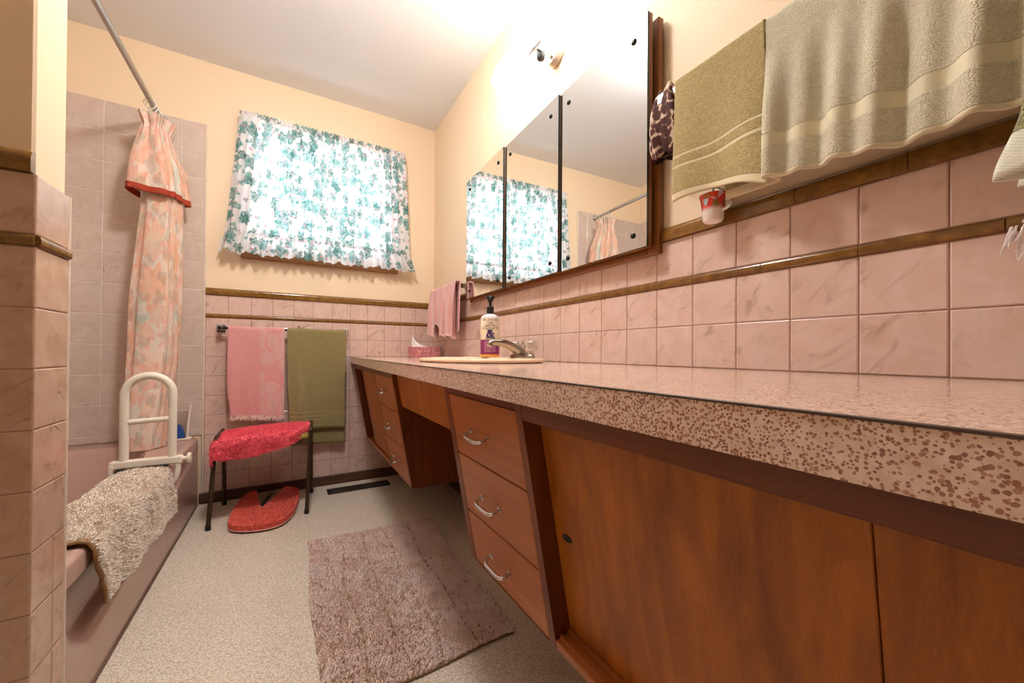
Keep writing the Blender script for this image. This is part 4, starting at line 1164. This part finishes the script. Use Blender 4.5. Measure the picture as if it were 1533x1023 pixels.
def fcov(u, v):
    x = -1.252 + .440 * u
    top = -.404 + .020 * u + .010 * math.sin(PI * u)
    L1, L2 = .335, .015 + .082 * (math.sin(PI * min(1, (u * .92 + .10))) ** .8) * (1 - .60 * u) * (1 - .8 * sm(.78, 1, u))
    s = v * (L1 + .05 + L2)
    if u > .80: x += 0
    if s < L1:
        k = s / L1; y = -.105 - k * .288; z = top + .010 * math.sin(PI * k) - .012 * (1 - k)
        if k < .06: z -= .02 * (1 - k / .06)
    elif s < L1 + .05:
        t = (s - L1) / .05 * PI / 2; y = -.393 - .026 * math.sin(t); z = top - .026 * (1 - math.cos(t)) - .0
    else:
        d = s - L1 - .05; y = -.419 + .05 * d - .006 * math.sin(u * 19) * min(1, d * 20); z = top - .026 - d
    e = max(0, 1 - u / .07)
    z -= .045 * e * e; x += .012 * e
    z += .005 * fbm(u * 14, v * 16) ; y += .005 * fbm(u * 11, v * 9, 3)
    if s >= L1: y += .10 * sm(.80, 1, u); z += .012 * sm(.8, 1, u)
    elif u > .8: y += .10 * sm(.80, 1, u) * (s / L1) ** 3
    return (x, y, z)
cov = tag(sheet('seat_cover', 90, 70, fcov, m_red, None, (-1.03, -.24, -.37), .008), 'red fluffy cover draped over the metal stool', 'seat cover')
rt = random.Random(21); spots = []
def sample(f, n, rnd, facing):
    out = []
    for k in range(n):
        u, v = rnd.random(), rnd.random()
        p = Vector(f(u, v)); a = Vector(f(min(1, u + .01), v)) - Vector(f(max(0, u - .01), v)); b = Vector(f(u, min(1, v + .01))) - Vector(f(u, max(0, v - .01)))
        nn = a.cross(b)
        if nn.length < 1e-9: continue
        nn.normalize()
        if nn.dot(facing) < 0: nn = -nn
        out.append((p + nn * .004, nn))
    return out
bm = new(); tufts(bm, sample(fcov, 9000, rt, Vector((0, -.6, .8))), .008, .0016, 1.3, rt); obj('pile', bm, m_red, cov, kind='stuff')
bm = new(); tube(bm, smooth_path([(-1.236, -.405, -.43), (-1.232, -.416, -.46), (-1.238, -.418, -.49), (-1.230, -.416, -.515)], 4), [.005] * 12 + [.002], 6); obj('tie', bm, m_red, cov, smooth=True)

# bathroom scale under the stool
sc1 = thing('bathroom_scale', 'flat scale in a red fluffy cover with notched grey dial, under the stool', 'scale', (-1.02, -.33, FZ))
m_scale = plain('grey scale top', '#8a7668', .5); 
outl = [(-1.166, -.431), (-1.15, -.51), (-1.092, -.556), (-1.013, -.576), (-.946, -.557), (-.901, -.479), (-.875, -.37), (-.858, -.185), (-.874, -.105), (-.930, -.062)]
left = [(-1.072, -.071), (-1.102, -.060), (-1.141, -.157), (-1.160, -.297)]
outl = [(x, y + .03) for x, y in outl]; left = [(x, y + .03) for x, y in left]
vb = (-1.035, -.330)
P1 = [(p.x, p.y) for p in smooth_path([(x, y, 0) for x, y in outl], 5)]; P2 = [(p.x, p.y) for p in smooth_path([(x, y, 0) for x, y in left + [outl[0]]], 5)][:-1]
cover_poly = P1 + [(-.985, -.20), (vb[0] + .012, vb[1] + .012), vb, (vb[0] - .010, vb[1] + .02), (-1.060, -.16)] + P2
bm = new(); prism(bm, [(x * .94 - 1.02 * .06, y * .94 - .30 * .06) for x, y in P1 + P2], 'z', FZ + .001, FZ + .033); obj('body', bm, m_scale, sc1)
bm = new(); prism(bm, cover_poly, 'z', FZ + .012, FZ + .038)
te = [e for e in bm.edges if all(v.co.z > FZ + .03 for v in e.verts)]
bmesh.ops.bevel(bm, geom=te, offset=.012, segments=3, profile=.5, affect='EDGES', clamp_overlap=True)
m = Mat('coral plush'); o = m.obj()
c = m.ramp(m.noise(o, 80, 4, .6), (.3, srgb('#cc4438')), (.55, srgb('#e4624e')), (.78, srgb('#f08470')))
m.bsdf(c, .85, .1, normal=m.bump(m.noise(o, 220, 3), .4, .003), **{'Sheen Weight': .4}); m_coral = m.m
cv = obj('cover', bm, m_coral, sc1, smooth=True, label='red fluffy cover')
def inside(p, poly):
    r = False; x, y = p
    for (x1, y1), (x2, y2) in zip(poly, poly[1:] + poly[:1]):
        if (y1 > y) != (y2 > y) and x < (x2 - x1) * (y - y1) / (y2 - y1) + x1: r = not r
    return r
rt = random.Random(31); spots = []
while len(spots) < 5000:
    q = (rt.uniform(-1.19, -.84), rt.uniform(-.56, -.02))
    if inside(q, cover_poly): spots.append(((q[0], q[1], FZ + .036), (0, 0, 1)))
for (x1, y1), (x2, y2) in zip(P1, P1[1:]):
    for k in range(24):
        t = rt.random(); nn = Vector((y2 - y1, -(x2 - x1), .3)).normalized(); c0 = Vector((-1.02, -.3, 0))
        if nn.dot(Vector((x1, y1, 0)) - c0) < 0: nn = Vector((-nn.x, -nn.y, nn.z))
        spots.append(((x1 + (x2 - x1) * t, y1 + (y2 - y1) * t, FZ + rt.uniform(.014, .034)), nn))
bm = new(); tufts(bm, spots, .007, .0016, 1.2, rt); obj('pile', bm, m_coral, cv, kind='stuff')
bm = new(); tube(bm, [(x, y, FZ + .011) for x, y in P1], .003, 6); obj('piping', bm, plain('pale piping', '#d8a090', .8), cv, smooth=True)
bm = new(); d = Vector((-1.000, -.115, 0)) - Vector((-1.037, -.290, 0)); L = d.length
box(bm, -.009, .009, 0, L, FZ + .0332, FZ + .041, .002)
bmesh.ops.transform(bm, matrix=Matrix.Translation((-1.037, -.290, 0)) @ Matrix.Rotation(math.atan2(d.y, d.x) - PI / 2, 4, 'Z'), verts=bm.verts); obj('dial_bar', bm, m_black, sc1, label='black bar on the grey dial')

# floor register
rg = thing('floor_register', 'dark slotted floor register by the back wall skirting', 'vent', (-.525, -.142, FZ))
m_reg = plain('dark register metal', '#231d18', .45, .5, .4)
bm = new(); x0, x1, y0, y1 = -.708, -.342, -.190, -.098
box(bm, x0, x1, y0, y0 + .016, FZ + .0005, FZ + .006, .0015, 1); box(bm, x0, x1, y1 - .016, y1, FZ + .0005, FZ + .006, .0015, 1)
for a in ((x0, x0 + .016), (x1 - .016, x1), ((x0 + x1) / 2 - .009, (x0 + x1) / 2 + .009)): box(bm, a[0], a[1], y0 + .016, y1 - .016, FZ + .0005, FZ + .006)
obj('frame', bm, m_reg, rg)
bm = new()
for k in range(32):
    x = x0 + .021 + k * (x1 - x0 - .042) / 31
    box(bm, x - .0022, x + .0022, y0 + .016, y1 - .016, FZ + .001, FZ + .0052)
obj('louvres', bm, plain('glint-toned louvre', '#5a4c3e', .4, .5, .5), rg)  # louvre colour lightened to stand for glints along the slots
obj('duct', bx(x0 + .01, x1 - .01, y0 + .01, y1 - .01, FZ + .0003, FZ + .001), m_black, rg)

# ------------------------------------------------------------------ floor rug
rug_c = [(-.850, -1.672), (-.318, -1.656), (-.300, -.776), (-.842, -.772)]
def rugp(a, b):
    A, B, C_, D0 = [Vector((x, y, 0)) for x, y in rug_c]
    q = (A * (1 - a) + B * a) * (1 - b) + (D0 * (1 - a) + C_ * a) * b
    q.x += .006 * math.sin(b * 9) + .004 * fbm(b * 6, a * 2); q.y += .005 * math.sin(a * 8 + 1)
    return q
m = Mat('blush shag'); o = m.obj()
c = m.ramp(m.noise(o, 9, 4, .65), (.3, srgb('#e8cabc')), (.5, srgb('#f8dfd4')), (.72, srgb('#fdeee8')))
m.bsdf(c, .95, .05, **{'Sheen Weight': .3}); m_blush = m.m
rug = tag(sheet('floor_rug', 40, 60, lambda a, b: tuple(rugp(a, b) + Vector((0, 0, FZ + .0045 + .002 * fbm(a * 8, b * 12)))), plain('rug backing', '#a08468', .9, .1), None, (-.58, -1.21, FZ), .006), 'rectangular blush pink shag bath rug lying in front of the vanity', 'rug')
rt = random.Random(41); spots = []
seams = (.22, .40, .58, .78)
while len(spots) < 42000:
    a, b = rt.random(), rt.random()
    ds = min(abs(a - s - .012 * math.sin(b * 12 + s * 20)) for s in seams)
    if ds < .008 and rt.random() < .8: continue
    clump = fbm(a * 22, b * 34, 1.3)
    if clump < -.32 and rt.random() < .55: continue
    n = Vector((.55 * fbm(a * 15, b * 24, 5), .55 * fbm(a * 15, b * 24, 9) - .1, 1)).normalized()
    p = rugp(a, b); p.z = FZ + .008
    spots.append((p, n))
bm = new(); tufts(bm, spots, .010, .0022, .8, rt); obj('pile', bm, m_blush, rug, kind='stuff')

# ------------------------------------------------------------------ light
w = bpy.data.worlds.new('world'); SC.world = w; w.use_nodes = True
bg = w.node_tree.nodes['Background']; bg.inputs[0].default_value = (.80, .90, 1.0, 1); bg.inputs[1].default_value = .6
def area(name, loc, rot, sx_, sy_, power, col):
    l = bpy.data.lights.new(name, 'AREA'); l.shape = 'RECTANGLE'; l.size = sx_; l.size_y = sy_; l.energy = power; l.color = col
    o = bpy.data.objects.new(name, l); COL.objects.link(o); o.location = loc; o.rotation_euler = rot; return o
area('daylight_outside_window', (-.71, .40, 1.05), (-PI / 2, 0, 0), 1.3, 1.1, 10, (.90, .96, 1.0))
cl = thing('added_fill_lamp', 'round opal fill lamp added overhead, out of view', 'lamp', (-.90, -1.45, CEIL))  # unseen ceiling lamp, added to lift the light in the room
bm = new(); lathe(bm, (-.90, -1.45, CEIL), [(0, -.0005), (.085, -.0005), (.085, -.018), (.078, -.022), (0, -.022)], 32); obj('canopy', bm, m_white, cl, smooth=True)
m = Mat('added fill lamp glass'); e = m.n('Emission', {'Color': (1, .98, .96, 1), 'Strength': 80.0}); m.surf(e.outputs[0])
bm = new(); lathe(bm, (-.90, -1.45, CEIL), [(.076, -.023), (.10, -.035), (.112, -.06), (.10, -.09), (.06, -.112), (0, -.118)], 32); obj('glass_shade', bm, m.m, cl, smooth=True)

# put the floor at height zero
for o in list(bpy.data.objects):
    if o.parent is None: o.location.z += -FZ
SC.view_settings.exposure = 1.0
